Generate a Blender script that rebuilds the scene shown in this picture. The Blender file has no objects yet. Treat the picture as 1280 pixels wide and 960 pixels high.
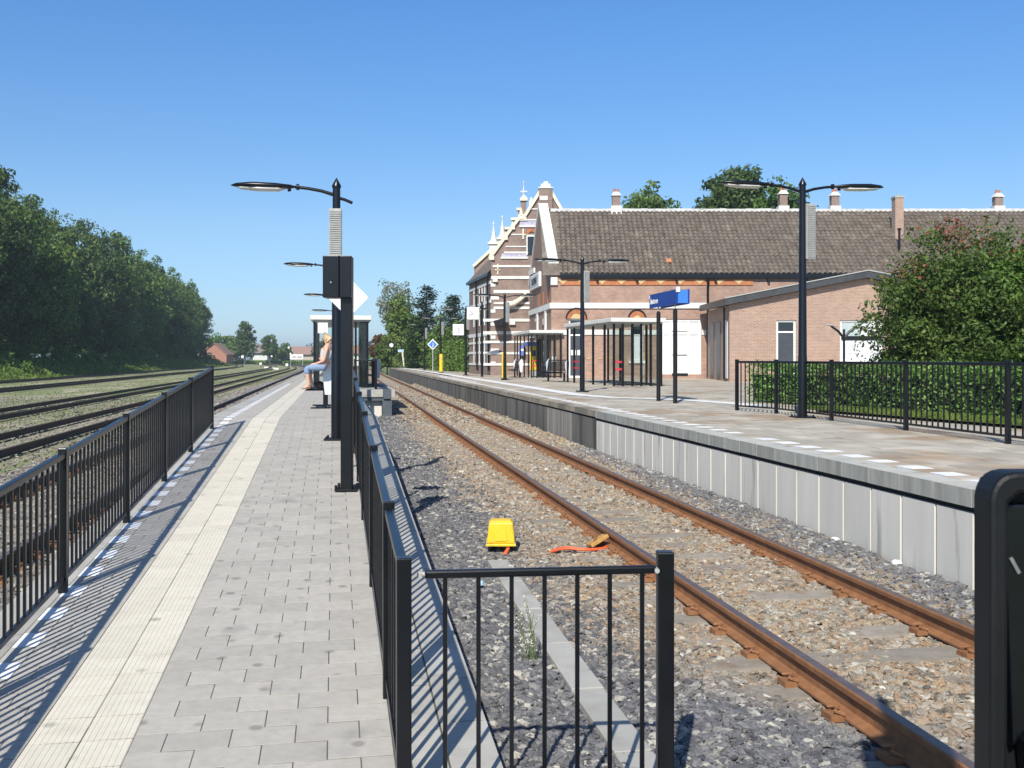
import bpy, math, random
import numpy as np
from mathutils import Vector, Matrix, Euler

random.seed(11)
rng = np.random.default_rng(5)
scene = bpy.context.scene
COL = scene.collection

# ------------------------------------------------------------ camera, sky, sun
F = 1290.0; HZ = 448.0; CZ = 1.83
cam_d = bpy.data.cameras.new("Camera"); cam = bpy.data.objects.new("Camera", cam_d); COL.objects.link(cam)
cam.location = (0, 0, CZ); cam.rotation_euler = (math.radians(90), 0, 0)
cam_d.sensor_width = 36; cam_d.lens = 36 * F / 1280; cam_d.shift_y = -32 / 1280
cam_d.clip_start = 0.05; cam_d.clip_end = 20000
cam_d.dof.use_dof = True; cam_d.dof.focus_distance = 14; cam_d.dof.aperture_fstop = 12
scene.camera = cam

SUN_EL = math.radians(41.5); SH_AZ = math.radians(14)      # shadows fall 14 degrees right of +Y
w = bpy.data.worlds.new("World"); scene.world = w; w.use_nodes = True
nt = w.node_tree; nt.nodes.clear()
sky = nt.nodes.new("ShaderNodeTexSky"); sky.sky_type = 'NISHITA'; sky.sun_disc = False
sky.sun_elevation = SUN_EL; sky.sun_rotation = math.pi + SH_AZ
sky.altitude = 0; sky.air_density = 1.0; sky.dust_density = 0.4; sky.ozone_density = 6.0
bg = nt.nodes.new("ShaderNodeBackground"); bg.inputs[1].default_value = 0.115
wo = nt.nodes.new("ShaderNodeOutputWorld")
# clear summer air: bluer towards the horizon than the plain model, the same all the way round
tc = nt.nodes.new("ShaderNodeTexCoord"); sz_ = nt.nodes.new("ShaderNodeSeparateXYZ"); nt.links.new(tc.outputs["Generated"], sz_.inputs[0])
rp_ = nt.nodes.new("ShaderNodeValToRGB"); e_ = rp_.color_ramp.elements
stops = [(0.0,(.80,.97,1.26)),(.05,(.82,.92,1.06)),(.124,(.90,.97,1.03)),(.194,(.80,.98,1.08)),(.32,(.70,1.0,1.22)),(.7,(1.0,1.0,1.0))]
e_[0].position = 0; e_[0].color = (*[c/1.5 for c in stops[0][1]],1); e_[1].position = .7; e_[1].color = (*[c/1.5 for c in stops[-1][1]],1)
for p_, c_ in stops[1:-1]: q_ = e_.new(p_); q_.color = (*[c/1.5 for c in c_],1)
nt.links.new(sz_.outputs[2], rp_.inputs[0])
vs_ = nt.nodes.new("ShaderNodeVectorMath"); vs_.operation = 'MULTIPLY'; nt.links.new(sky.outputs[0], vs_.inputs[0]); nt.links.new(rp_.outputs[0], vs_.inputs[1])
v2_ = nt.nodes.new("ShaderNodeVectorMath"); v2_.operation = 'SCALE'; v2_.inputs["Scale"].default_value = 1.5; nt.links.new(vs_.outputs[0], v2_.inputs[0])
nt.links.new(v2_.outputs[0], bg.inputs[0]); nt.links.new(bg.outputs[0], wo.inputs[0])
sd = bpy.data.lights.new("sun", 'SUN'); so = bpy.data.objects.new("sun", sd); COL.objects.link(so)
sd.energy = 5.0; sd.angle = math.radians(0.5); sd.color = (1.0, 0.945, 0.84)
tr = Vector((math.sin(SH_AZ) * math.cos(SUN_EL), math.cos(SH_AZ) * math.cos(SUN_EL), -math.sin(SUN_EL)))
so.rotation_euler = tr.to_track_quat('-Z', 'Y').to_euler()
scene.view_settings.view_transform = 'Standard'; scene.view_settings.look = 'None'
scene.view_settings.exposure = 0.2; scene.view_settings.gamma = 1.0
scene.cycles.max_bounces = 6; scene.cycles.transparent_max_bounces = 12

# ------------------------------------------------------------ helpers
def at(px, py, Y):
    return Vector(((px - 640) / F * Y, Y, CZ - (py - HZ) / F * Y))

class MB:
    def __init__(s): s.v = []; s.f = []; s.sm = []; s.mi = []; s.cur = 0
    def add(s, vs, fs, smooth=False):
        n = len(s.v); s.v.extend([tuple(p) for p in vs])
        for f in fs: s.f.append(tuple(i + n for i in f)); s.sm.append(smooth); s.mi.append(s.cur)
        return s
    def box(s, x0, x1, y0, y1, z0, z1):
        return s.add([(x0,y0,z0),(x1,y0,z0),(x1,y1,z0),(x0,y1,z0),(x0,y0,z1),(x1,y0,z1),(x1,y1,z1),(x0,y1,z1)],
                     [(3,2,1,0),(4,5,6,7),(0,1,5,4),(1,2,6,5),(2,3,7,6),(3,0,4,7)])
    def cbox(s, c, sz, M=None):
        x, y, z = [a / 2 for a in sz]
        ps = [(-x,-y,-z),(x,-y,-z),(x,y,-z),(-x,y,-z),(-x,-y,z),(x,-y,z),(x,y,z),(-x,y,z)]
        c = Vector(c)
        ps = [(M @ Vector(p) if M else Vector(p)) + c for p in ps]
        return s.add(ps, [(3,2,1,0),(4,5,6,7),(0,1,5,4),(1,2,6,5),(2,3,7,6),(3,0,4,7)])
    def bar(s, p0, p1, w, h):
        p0 = Vector(p0); p1 = Vector(p1); d = p1 - p0; L = d.length; d.normalize()
        up = Vector((0,0,1)) if abs(d.z) < .95 else Vector((0,1,0))
        sx = d.cross(up).normalized(); uz = sx.cross(d).normalized()
        M = Matrix((sx, d, uz)).transposed()
        return s.cbox((p0 + p1) / 2, (w, L, h), M)
    def tube(s, pts, rad, n=10, cap=True, sq=1.0):
        pts = [Vector(p) for p in pts]
        if not hasattr(rad, '__len__'): rad = [rad] * len(pts)
        rings = []
        for i, p in enumerate(pts):
            d = (pts[min(i + 1, len(pts) - 1)] - pts[max(i - 1, 0)]).normalized()
            up = Vector((0,0,1)) if abs(d.z) < .9 else Vector((0,1,0))
            a = d.cross(up).normalized(); b = a.cross(d).normalized()
            rings.append([p + a * math.cos(2*math.pi*k/n) * rad[i] + b * math.sin(2*math.pi*k/n) * rad[i] * sq for k in range(n)])
        vs = [q for r in rings for q in r]; fs = []
        for i in range(len(pts) - 1):
            for k in range(n):
                k2 = (k + 1) % n
                fs.append((i*n+k, (i+1)*n+k, (i+1)*n+k2, i*n+k2))
        s.add(vs, fs, True)
        if cap:
            s.add(rings[0], [tuple(range(n))]); s.add(rings[-1], [tuple(reversed(range(n)))])
        return s
    def prism(s, poly, y0, y1, M=None):
        n = len(poly)
        vs = [Vector((x, y0, z)) for x, z in poly] + [Vector((x, y1, z)) for x, z in poly]
        if M: vs = [M @ q for q in vs]
        fs = [tuple(range(n)), tuple(reversed(range(n, 2*n)))] + [(i, i+n, (i+1)%n+n, (i+1)%n) for i in range(n)]
        return s.add(vs, fs)
    def lathe(s, prof, c=(0,0), n=14, smooth=True):
        vs = []; fs = []
        for r, z in prof:
            for k in range(n):
                a = 2*math.pi*k/n; vs.append((c[0]+r*math.cos(a), c[1]+r*math.sin(a), z))
        for i in range(len(prof)-1):
            for k in range(n):
                k2 = (k+1) % n; fs.append((i*n+k, i*n+k2, (i+1)*n+k2, (i+1)*n+k))
        return s.add(vs, fs, smooth)
    def mesh(s, name, mats=None):
        me = bpy.data.meshes.new(name); me.from_pydata(s.v, [], s.f); me.update()
        me.polygons.foreach_set("use_smooth", s.sm)
        if mats:
            for m in (mats if isinstance(mats, (list, tuple)) else [mats]): me.materials.append(m)
            if isinstance(mats, (list, tuple)): me.polygons.foreach_set("material_index", s.mi)
        return me

def tag(o, label=None, cat=None, group=None, kind=None):
    if label: o['label'] = label
    if cat: o['category'] = cat
    if group: o['group'] = group
    if kind: o['kind'] = kind
    return o
def put(name, me, parent=None, loc=None, M=None, label=None, kind=None, bevel=0):
    o = bpy.data.objects.new(name, me); COL.objects.link(o)
    if M is not None: o.matrix_basis = M
    if loc is not None: o.location = loc
    if parent is not None:
        o.parent = parent
        b = parent.matrix_basis
        if parent.parent: b = parent.parent.matrix_basis @ parent.matrix_parent_inverse @ b
        o.matrix_parent_inverse = b.inverted()
    if label: o['label'] = label
    if kind: o['kind'] = kind
    if bevel:
        md = o.modifiers.new("bevel", 'BEVEL'); md.width = bevel; md.segments = 2; md.limit_method = 'ANGLE'
    return o
def obj(name, mb, mat, parent=None, **k): return put(name, mb.mesh(name, mat), parent, **k)
def thing(name, label, cat, loc=(0,0,0), rz=0, group=None):
    o = bpy.data.objects.new(name, None); COL.objects.link(o)
    o.matrix_basis = Matrix.Translation(loc) @ Matrix.Rotation(rz, 4, 'Z'); o.empty_display_size = .3
    return tag(o, label, cat, group)
def dup(root, loc, rz=None, label=None, group=None, sc=None):
    def rec(o, par):
        c = o.copy(); COL.objects.link(c)
        if par:
            inv = o.matrix_parent_inverse.copy(); c.parent = par; c.matrix_parent_inverse = inv
        for ch in list(o.children):
            rec(ch, c)
        return c
    r = rec(root, None); r.location = loc
    if rz is not None: r.rotation_euler = (0, 0, rz)
    if sc is not None: r.scale = sc
    if label: r['label'] = label
    if group: r['group'] = group
    return r

# ------------------------------------------------------------ materials
def lin(c): return tuple(((x/255)/12.92 if x/255 <= .04045 else ((x/255+.055)/1.055)**2.4) for x in c)
MATS = {}
def mat(name, c1, c2=None, scale=8, rough=.7, metal=0, bump=0, bscale=None, rnd=0, detail=5, coat=0, spec=.5, c3=None, s3=1.2, w3=.5, stretch=None, island=0, transl=0, spots=0):
    if name in MATS: return MATS[name]
    m = bpy.data.materials.new(name); m.use_nodes = True; MATS[name] = m
    t = m.node_tree; N = t.nodes; L = t.links
    b = N["Principled BSDF"]; b.inputs["Roughness"].default_value = rough; b.inputs["Metallic"].default_value = metal
    b.inputs["Specular IOR Level"].default_value = spec
    if coat: b.inputs["Coat Weight"].default_value = coat; b.inputs["Coat Roughness"].default_value = .15
    g = N.new("ShaderNodeNewGeometry"); vec = g.outputs["Position"]
    if stretch:
        mp = N.new("ShaderNodeMapping"); mp.inputs["Scale"].default_value = stretch; L.new(vec, mp.inputs[0]); vec = mp.outputs[0]
    col = None
    if c2 is not None:
        n = N.new("ShaderNodeTexNoise"); n.inputs["Scale"].default_value = scale; n.inputs["Detail"].default_value = detail; n.inputs["Roughness"].default_value = .65
        L.new(vec, n.inputs["Vector"])
        r = N.new("ShaderNodeValToRGB"); r.color_ramp.elements[0].position = .34; r.color_ramp.elements[1].position = .66
        r.color_ramp.elements[0].color = (*c1, 1); r.color_ramp.elements[1].color = (*c2, 1)
        L.new(n.outputs["Fac"], r.inputs[0]); col = r.outputs[0]
    else:
        rgb = N.new("ShaderNodeRGB"); rgb.outputs[0].default_value = (*c1, 1); col = rgb.outputs[0]
    if c3 is not None:
        n = N.new("ShaderNodeTexNoise"); n.inputs["Scale"].default_value = s3; n.inputs["Detail"].default_value = 6; L.new(vec, n.inputs["Vector"])
        mr = N.new("ShaderNodeMapRange"); mr.inputs[1].default_value = 1-w3; mr.inputs[2].default_value = 1-w3+.12; L.new(n.outputs["Fac"], mr.inputs[0])
        mx = N.new("ShaderNodeMix"); mx.data_type = 'RGBA'; L.new(mr.outputs[0], mx.inputs[0]); L.new(col, mx.inputs[6]); mx.inputs[7].default_value = (*c3, 1); col = mx.outputs[2]
    if rnd or island:
        if transl and rnd == 0 and 'leaf' in name:
            o2 = N.new("ShaderNodeObjectInfo"); m2 = N.new("ShaderNodeMapRange"); m2.inputs[3].default_value = .72; m2.inputs[4].default_value = 1.28; L.new(o2.outputs["Random"], m2.inputs[0])
            v2 = N.new("ShaderNodeVectorMath"); v2.operation = 'SCALE'; L.new(col, v2.inputs[0]); L.new(m2.outputs[0], v2.inputs["Scale"]); col = v2.outputs[0]
        if rnd: oi = N.new("ShaderNodeObjectInfo"); rv = oi.outputs["Random"]
        else: rv = g.outputs["Random Per Island"]
        a = rnd or island
        mr = N.new("ShaderNodeMapRange"); mr.inputs[3].default_value = 1 - a; mr.inputs[4].default_value = 1 + a; L.new(rv, mr.inputs[0])
        vm = N.new("ShaderNodeVectorMath"); vm.operation = 'SCALE'; L.new(col, vm.inputs[0]); L.new(mr.outputs[0], vm.inputs["Scale"]); col = vm.outputs[0]
    if spots:                                             # scattered small stains, moss dots and chewing gum
        vo = N.new("ShaderNodeTexVoronoi"); vo.inputs["Scale"].default_value = spots; vo.inputs["Randomness"].default_value = 1; L.new(g.outputs["Position"], vo.inputs["Vector"])
        ns = N.new("ShaderNodeTexNoise"); ns.inputs["Scale"].default_value = 1.7; L.new(g.outputs["Position"], ns.inputs["Vector"])
        ma = N.new("ShaderNodeMath"); ma.operation = 'MULTIPLY'; ma.inputs[1].default_value = .16; L.new(ns.outputs["Fac"], ma.inputs[0])
        mq = N.new("ShaderNodeMapRange"); L.new(vo.outputs["Distance"], mq.inputs[0]); L.new(ma.outputs[0], mq.inputs[1]); mq.inputs[2].default_value = .17; mq.inputs[3].default_value = .62; mq.inputs[4].default_value = 1
        vq = N.new("ShaderNodeVectorMath"); vq.operation = 'SCALE'; L.new(col, vq.inputs[0]); L.new(mq.outputs[0], vq.inputs["Scale"]); col = vq.outputs[0]
    L.new(col, b.inputs["Base Color"])
    if bump:
        n = N.new("ShaderNodeTexNoise"); n.inputs["Scale"].default_value = bscale or scale*6; n.inputs["Detail"].default_value = 4; L.new(g.outputs["Position"], n.inputs["Vector"])
        bp = N.new("ShaderNodeBump"); bp.inputs["Strength"].default_value = bump; bp.inputs["Distance"].default_value = .01
        L.new(n.outputs["Fac"], bp.inputs["Height"]); L.new(bp.outputs[0], b.inputs["Normal"])
    if transl:
        tl = N.new("ShaderNodeBsdfTranslucent"); L.new(col, tl.inputs[0]); ms = N.new("ShaderNodeMixShader"); ms.inputs[0].default_value = transl
        L.new(b.outputs[0], ms.inputs[1]); L.new(tl.outputs[0], ms.inputs[2]); L.new(ms.outputs[0], N["Material Output"].inputs[0])
    return m

def brick_mat(name, c1, c2, mortar, ang=0.0, var=.25, bw=.22, bh=.07, stain=None):
    m = bpy.data.materials.new(name); m.use_nodes = True; MATS[name] = m
    t = m.node_tree; N = t.nodes; L = t.links; b = N["Principled BSDF"]; b.inputs["Roughness"].default_value = .85
    g = N.new("ShaderNodeNewGeometry"); sp = N.new("ShaderNodeSeparateXYZ"); L.new(g.outputs["Position"], sp.inputs[0])
    def mm(op, a, bb):
        q = N.new("ShaderNodeMath"); q.operation = op
        for i, x in enumerate((a, bb)):
            if isinstance(x, (int, float)): q.inputs[i].default_value = x
            else: L.new(x, q.inputs[i])
        return q.outputs[0]
    u = mm('ADD', mm('MULTIPLY', sp.outputs[0], math.cos(ang)), mm('MULTIPLY', sp.outputs[1], math.sin(ang)))
    cx = N.new("ShaderNodeCombineXYZ"); L.new(u, cx.inputs[0]); L.new(sp.outputs[2], cx.inputs[1])
    br = N.new("ShaderNodeTexBrick"); br.inputs["Scale"].default_value = 1; br.inputs["Brick Width"].default_value = bw; br.inputs["Row Height"].default_value = bh
    br.inputs["Mortar Size"].default_value = .008; br.inputs["Color1"].default_value = (*c1,1); br.inputs["Color2"].default_value = (*c2,1); br.inputs["Mortar"].default_value = (*mortar,1)
    L.new(cx.outputs[0], br.inputs["Vector"])
    n = N.new("ShaderNodeTexNoise"); n.inputs["Scale"].default_value = 1.1; n.inputs["Detail"].default_value = 8; n.inputs["Roughness"].default_value = .7; L.new(g.outputs["Position"], n.inputs["Vector"])
    mr = N.new("ShaderNodeMapRange"); mr.inputs[1].default_value = .3; mr.inputs[2].default_value = .7; mr.inputs[3].default_value = 1-var; mr.inputs[4].default_value = 1+var; L.new(n.outputs["Fac"], mr.inputs[0])
    vm = N.new("ShaderNodeVectorMath"); vm.operation = 'SCALE'; L.new(br.outputs[0], vm.inputs[0]); L.new(mr.outputs[0], vm.inputs["Scale"])
    L.new(vm.outputs[0], b.inputs["Base Color"])
    bp = N.new("ShaderNodeBump"); bp.inputs["Strength"].default_value = .5; bp.inputs["Distance"].default_value = .006; bp.invert = True; L.new(br.outputs["Fac"], bp.inputs["Height"]); L.new(bp.outputs[0], b.inputs["Normal"])
    return m

def ballast_mat(name, stone=True, left=False):
    """rusty tan stones round the rails, blue-grey ones away from them (boundary fixed in world space)"""
    m = bpy.data.materials.new(name); m.use_nodes = True; MATS[name] = m
    t = m.node_tree; N = t.nodes; L = t.links; b = N["Principled BSDF"]; b.inputs["Roughness"].default_value = .8
    g = N.new("ShaderNodeNewGeometry"); pos = g.outputs["Position"]
    sp = N.new("ShaderNodeSeparateXYZ"); L.new(pos, sp.inputs[0])
    def mm(op, a, bb, cl=False):
        q = N.new("ShaderNodeMath"); q.operation = op; q.use_clamp = cl
        for i, x in enumerate((a, bb)):
            if isinstance(x, (int, float)): q.inputs[i].default_value = x
            else: L.new(x, q.inputs[i])
        return q.outputs[0]
    n = N.new("ShaderNodeTexNoise"); n.inputs["Scale"].default_value = .9; n.inputs["Detail"].default_value = 5; n.inputs["Roughness"].default_value = .7; L.new(pos, n.inputs["Vector"])
    nz = mm('SUBTRACT', n.outputs["Fac"], .5)
    if stone:
        oi = N.new("ShaderNodeObjectInfo"); rv = oi.outputs["Random"]
    else:
        vo = N.new("ShaderNodeTexVoronoi"); vo.inputs["Scale"].default_value = 14; L.new(pos, vo.inputs["Vector"])
        s2 = N.new("ShaderNodeSeparateColor"); L.new(vo.outputs["Color"], s2.inputs[0]); rv = s2.outputs[0]
    # a = X + .1612 Y
    a = mm('ADD', sp.outputs[0], mm('MULTIPLY', sp.outputs[1], .1612))
    rv2 = mm('MULTIPLY', mm('SUBTRACT', rv, .5), .9)
    aa = mm('ADD', mm('ADD', a, mm('MULTIPLY', nz, 1.6)), rv2)
    if not left:
        tl = mm('DIVIDE', mm('SUBTRACT', aa, 1.55), .5, True)           # tan starts left of the left rail
        r1 = mm('DIVIDE', mm('SUBTRACT', 4.75, aa), .35, True)          # ends right of the right rail (where the new wall is)
        far = mm('DIVIDE', mm('SUBTRACT', sp.outputs[1], 21), 1.5, True)
        r1 = mm('MAXIMUM', r1, far)
        nr = mm('DIVIDE', mm('SUBTRACT', mm('ADD', sp.outputs[1], mm('MULTIPLY', a, 1.1)), 8.3), 1.2, True)   # grey again at the crossing
        k = mm('MULTIPLY', mm('MULTIPLY', tl, r1), nr)
    else:
        k = mm('MULTIPLY', mm('ADD', nz, .35, True), 1.0, True)
    rg = N.new("ShaderNodeValToRGB"); el = rg.color_ramp.elements
    greys = [(0,(.078,.078,.084)),(.3,(.125,.125,.132)),(.55,(.175,.175,.178)),(.72,(.108,.109,.12)),(.88,(.27,.26,.24)),(1,(.42,.4,.35))]
    el[0].position, el[0].color = greys[0][0], (*greys[0][1],1); el[1].position, el[1].color = greys[-1][0], (*greys[-1][1],1)
    for p_, c_ in greys[1:-1]: e = el.new(p_); e.color = (*c_,1)
    rt = N.new("ShaderNodeValToRGB"); el = rt.color_ramp.elements
    tans = [(0,(.09,.08,.07)),(.18,(.34,.27,.185)),(.34,(.25,.165,.10)),(.48,(.37,.33,.26)),(.64,(.18,.165,.14)),(.80,(.35,.245,.15)),(.9,(.29,.27,.23)),(1,(.52,.49,.41))]
    el[0].position, el[0].color = tans[0][0], (*tans[0][1],1); el[1].position, el[1].color = tans[-1][0], (*tans[-1][1],1)
    for p_, c_ in tans[1:-1]: e = el.new(p_); e.color = (*c_,1)
    L.new(rv, rg.inputs[0]); L.new(rv, rt.inputs[0])
    mx = N.new("ShaderNodeMix"); mx.data_type = 'RGBA'; L.new(k, mx.inputs[0]); L.new(rg.outputs[0], mx.inputs[6]); L.new(rt.outputs[0], mx.inputs[7])
    nn = N.new("ShaderNodeTexNoise"); nn.inputs["Scale"].default_value = 60; nn.inputs["Detail"].default_value = 3; L.new(pos, nn.inputs["Vector"])
    mr = N.new("ShaderNodeMapRange"); mr.inputs[3].default_value = .7; mr.inputs[4].default_value = 1.3; L.new(nn.outputs["Fac"], mr.inputs[0])
    vm = N.new("ShaderNodeVectorMath"); vm.operation = 'SCALE'; L.new(mx.outputs[2], vm.inputs[0]); L.new(mr.outputs[0], vm.inputs["Scale"])
    L.new(vm.outputs[0], b.inputs["Base Color"])
    if not stone:
        bp = N.new("ShaderNodeBump"); bp.inputs["Strength"].default_value = 1; bp.inputs["Distance"].default_value = .06; bp.invert = True
        L.new(vo.outputs["Distance"], bp.inputs["Height"]); L.new(bp.outputs[0], b.inputs["Normal"])
    return m

BLACK = mat('black_paint', (.0028,.0034,.0052), (.005,.006,.009), 5, rough=.30, bump=.05, bscale=80, spec=.45)
BLACKM = mat('matt_black', (.005,.0055,.007), (.010,.010,.012), 6, rough=.5, spec=.35)
GREYP = mat('grey_panel', (.33,.33,.31), (.42,.42,.40), 10, rough=.5)
WHITE = mat('white_paint', (.74,.74,.72), (.82,.82,.8), 3, rough=.5)
WHITEB = mat('white_masonry', (.62,.61,.57), (.76,.75,.71), 1.6, rough=.7, c3=(.5,.49,.45), s3=2.2, w3=.36)
CREAM = mat('cream_stone', (.66,.60,.44), (.78,.73,.58), 2, rough=.8, c3=(.4,.38,.32), s3=3, w3=.4)
RUST = mat('rust_rail', (.215,.095,.040), (.31,.145,.062), 9, rough=.75, bump=.3, bscale=60)
RAILTOP = mat('rail_top', (.15,.11,.10), (.22,.165,.14), 14, rough=.42, metal=.5)
DARKRUST = mat('dark_rail', (.05,.035,.026), (.09,.06,.042), 9, rough=.8)
CONC = mat('concrete', (.34,.33,.30), (.43,.42,.385), 3, rough=.85, bump=.2, bscale=60, c3=(.24,.23,.2), s3=2.3, w3=.38, rnd=.07)
CONCL = mat('light_concrete', (.64,.61,.54), (.72,.69,.61), 2.2, rough=.8, bump=.12, bscale=50, rnd=.05, c3=(.40,.39,.34), s3=4, w3=.40, stretch=(1.6,1.6,.2))
SLEEP = mat('sleeper_concrete', (.24,.21,.17), (.32,.285,.235), 9, rough=.9, bump=.4, bscale=50, rnd=.12, c3=(.25,.15,.08), s3=5, w3=.42)
PAVE = mat('paver_grey', (.39,.366,.325), (.45,.424,.38), 14, rough=.85, bump=.25, bscale=220, rnd=.075, c3=(.30,.285,.26), s3=2.0, w3=.40, spots=4)
PAVEI = mat('paver_grey_far', (.39,.366,.325), (.45,.424,.38), 14, rough=.85, bump=.25, bscale=220, island=.06, c3=(.29,.285,.28), s3=2.0, w3=.37)
JOINT = mat('joint_sand', (.07,.066,.055), (.13,.12,.10), 9, rough=.95)
TACT = mat('tactile_cream', (.62,.575,.475), (.68,.635,.535), 10, rough=.8, bump=.2, bscale=200, rnd=.05, c3=(.55,.50,.41), s3=2.5, w3=.40, spots=3.5)
DASH = mat('white_tile', (.74,.75,.76), (.84,.84,.84), 12, rough=.7, rnd=.05)
OLDWALL = mat('old_concrete_wall', (.105,.10,.088), (.18,.17,.148), 2.2, rough=.9, bump=.4, bscale=30, c3=(.07,.066,.058), s3=1.5, w3=.5, stretch=(1,1,.25), rnd=.12)
STREAK = mat('streaked_wall', (.17,.155,.13), (.42,.39,.34), 3.2, rough=.9, stretch=(2.5,2.5,.12), bump=.3, bscale=30, detail=3)
OLDCOP = mat('old_coping', (.27,.225,.165), (.37,.32,.245), 2.0, rough=.9, c3=(.19,.17,.135), s3=1.1, w3=.5, rnd=.1)
NEWCOP = mat('new_coping', (.40,.395,.35), (.49,.48,.43), 3.0, rough=.85, c3=(.29,.285,.23), s3=4, w3=.43, rnd=.06, bump=.2, bscale=40)
NEWCOPF = mat('coping_face', (.27,.27,.235), (.42,.415,.37), 4.0, rough=.9, stretch=(2.2,2.2,.25), rnd=.08)
def slab_mat(name, **k):
    return mat(name, (.355,.32,.26), (.48,.44,.365), 1.1, rough=.9, bump=.3, bscale=50, c3=(.34,.255,.175), s3=.7, w3=.50, **k)
SLAB = slab_mat('platform_slab', rnd=.16)
SLABI = slab_mat('platform_slab_far', island=.17)
GLASS = mat('dark_glass', (.012,.016,.022), rough=.08, spec=.8)
ASPH = mat('path', (.30,.29,.27), (.38,.37,.34), 3, rough=.9)
BLUE = mat('sign_blue', (.006,.045,.30), (.008,.055,.34), 3, rough=.35)
BLUE2 = mat('light_blue', (.05,.20,.62), rough=.4)
YEL = mat('yellow_plastic', (.80,.50,.012), (.86,.57,.02), 9, rough=.45, c3=(.55,.36,.05), s3=14, w3=.42)
ORANGE = mat('orange_cable', (.75,.10,.03), (.85,.16,.05), 20, rough=.5)
RED = mat('red_stripe', (.6,.03,.05), rough=.5)
ORB = mat('orange_brick', (.40,.135,.055), (.50,.20,.09), 5, rough=.85)
YELB = mat('yellow_brick', (.55,.37,.17), (.64,.46,.25), 6, rough=.85)
BARK = mat('bark', (.06,.05,.04), (.13,.11,.085), 6, rough=.95, bump=.5, bscale=14)
WBARK = mat('birch_bark', (.5,.5,.47), (.2,.2,.18), 5, rough=.9)
PURP = mat('frieze_purple', (.33,.30,.42), (.55,.53,.6), 7, rough=.8)
clear = bpy.data.materials.new('clear_glass'); clear.use_nodes = True
_n = clear.node_tree.nodes; _l = clear.node_tree.links
_t = _n.new("ShaderNodeBsdfTransparent"); _g = _n.new("ShaderNodeBsdfGlossy"); _g.inputs["Roughness"].default_value = .03; _m = _n.new("ShaderNodeMixShader")
_t.inputs[0].default_value = (.93,.96,.95,1); _fr = _n.new("ShaderNodeLayerWeight"); _pw = _n.new("ShaderNodeMath"); _pw.operation = 'POWER'; _pw.inputs[1].default_value = 4; _l.new(_fr.outputs["Facing"], _pw.inputs[0]); _p2 = _n.new("ShaderNodeMath"); _p2.operation = 'MULTIPLY_ADD'; _p2.inputs[1].default_value = .45; _p2.inputs[2].default_value = .03; _l.new(_pw.outputs[0], _p2.inputs[0]); _l.new(_p2.outputs[0], _m.inputs[0])
_l.new(_t.outputs[0], _m.inputs[1]); _l.new(_g.outputs[0], _m.inputs[2]); _l.new(_m.outputs[0], _n["Material Output"].inputs[0])
def leafm(name, c1, c2, c3=None, tr=.22, rnd=.35):
    return mat(name, c1, c2, .55, rough=.55, island=rnd, transl=tr, spec=.35, c3=c3, s3=.8, w3=.42)
L_DARK = leafm('leaf_dark', (.065,.115,.030), (.12,.19,.045), (.155,.22,.052), tr=.3)
L_MID = leafm('leaf_mid', (.08,.145,.030), (.145,.225,.045), (.19,.26,.055), tr=.3)
L_LIGHT = leafm('leaf_light', (.15,.25,.05), (.25,.35,.08), tr=.3)
L_CONIF = leafm('leaf_conifer', (.026,.055,.022), (.055,.095,.035), tr=.1)
L_BIRCH = leafm('leaf_birch', (.17,.20,.13), (.27,.29,.21), tr=.3)
L_BUSH = leafm('leaf_bush', (.065,.14,.022), (.13,.23,.036), (.18,.28,.045), tr=.3)
L_HEDGE = leafm('leaf_hedge', (.055,.12,.024), (.13,.235,.05), (.23,.33,.10), tr=.25, rnd=.5)
L_REDDISH = leafm('leaf_reddish', (.08,.05,.02), (.16,.075,.03), tr=.2)
L_FAR = leafm('leaf_far', (.06,.10,.055), (.09,.14,.07))
L_GRASS = leafm('grass_blade', (.10,.17,.03), (.19,.26,.05), tr=.3)
BERRY = mat('berries', (.22,.03,.012), (.32,.06,.022), 6, rough=.5)
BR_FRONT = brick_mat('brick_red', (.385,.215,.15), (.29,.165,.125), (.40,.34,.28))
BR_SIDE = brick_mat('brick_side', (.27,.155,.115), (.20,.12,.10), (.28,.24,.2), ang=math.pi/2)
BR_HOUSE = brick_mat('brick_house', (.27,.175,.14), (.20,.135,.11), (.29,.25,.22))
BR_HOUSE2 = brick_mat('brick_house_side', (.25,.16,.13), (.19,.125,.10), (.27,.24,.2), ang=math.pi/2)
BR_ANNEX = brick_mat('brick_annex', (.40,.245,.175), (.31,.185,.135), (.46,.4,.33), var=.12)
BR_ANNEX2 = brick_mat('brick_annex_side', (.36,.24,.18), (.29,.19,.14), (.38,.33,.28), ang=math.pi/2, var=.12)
# ------------------------------------------------------------ foliage
def quads(name, P, Nn, size, mat_, asp=.55, parent=None, kind=None, **k):
    n = len(P)
    r = rng.normal(size=(n,3)); Nn = Nn / (np.linalg.norm(Nn, axis=1, keepdims=True) + 1e-9)
    t = np.cross(Nn, r); t /= (np.linalg.norm(t, axis=1, keepdims=True) + 1e-9); b = np.cross(Nn, t)
    s = (size * rng.uniform(.6, 1.35, size=(n,1)))
    V = np.empty((n,4,3)); V[:,0] = P - t*s; V[:,1] = P + b*s*asp; V[:,2] = P + t*s; V[:,3] = P - b*s*asp
    V[:,1] += Nn*s*.18; V[:,3] += Nn*s*.18
    me = bpy.data.meshes.new(name); me.vertices.add(n*4); me.vertices.foreach_set("co", V.reshape(-1).astype(np.float32))
    me.loops.add(n*4); me.loops.foreach_set("vertex_index", np.arange(n*4, dtype=np.int32))
    me.polygons.add(n); me.polygons.foreach_set("loop_start", (np.arange(n)*4).astype(np.int32)); me.polygons.foreach_set("loop_total", np.full(n,4,dtype=np.int32))
    me.update(calc_edges=True); me.materials.append(mat_)
    return me
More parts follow.
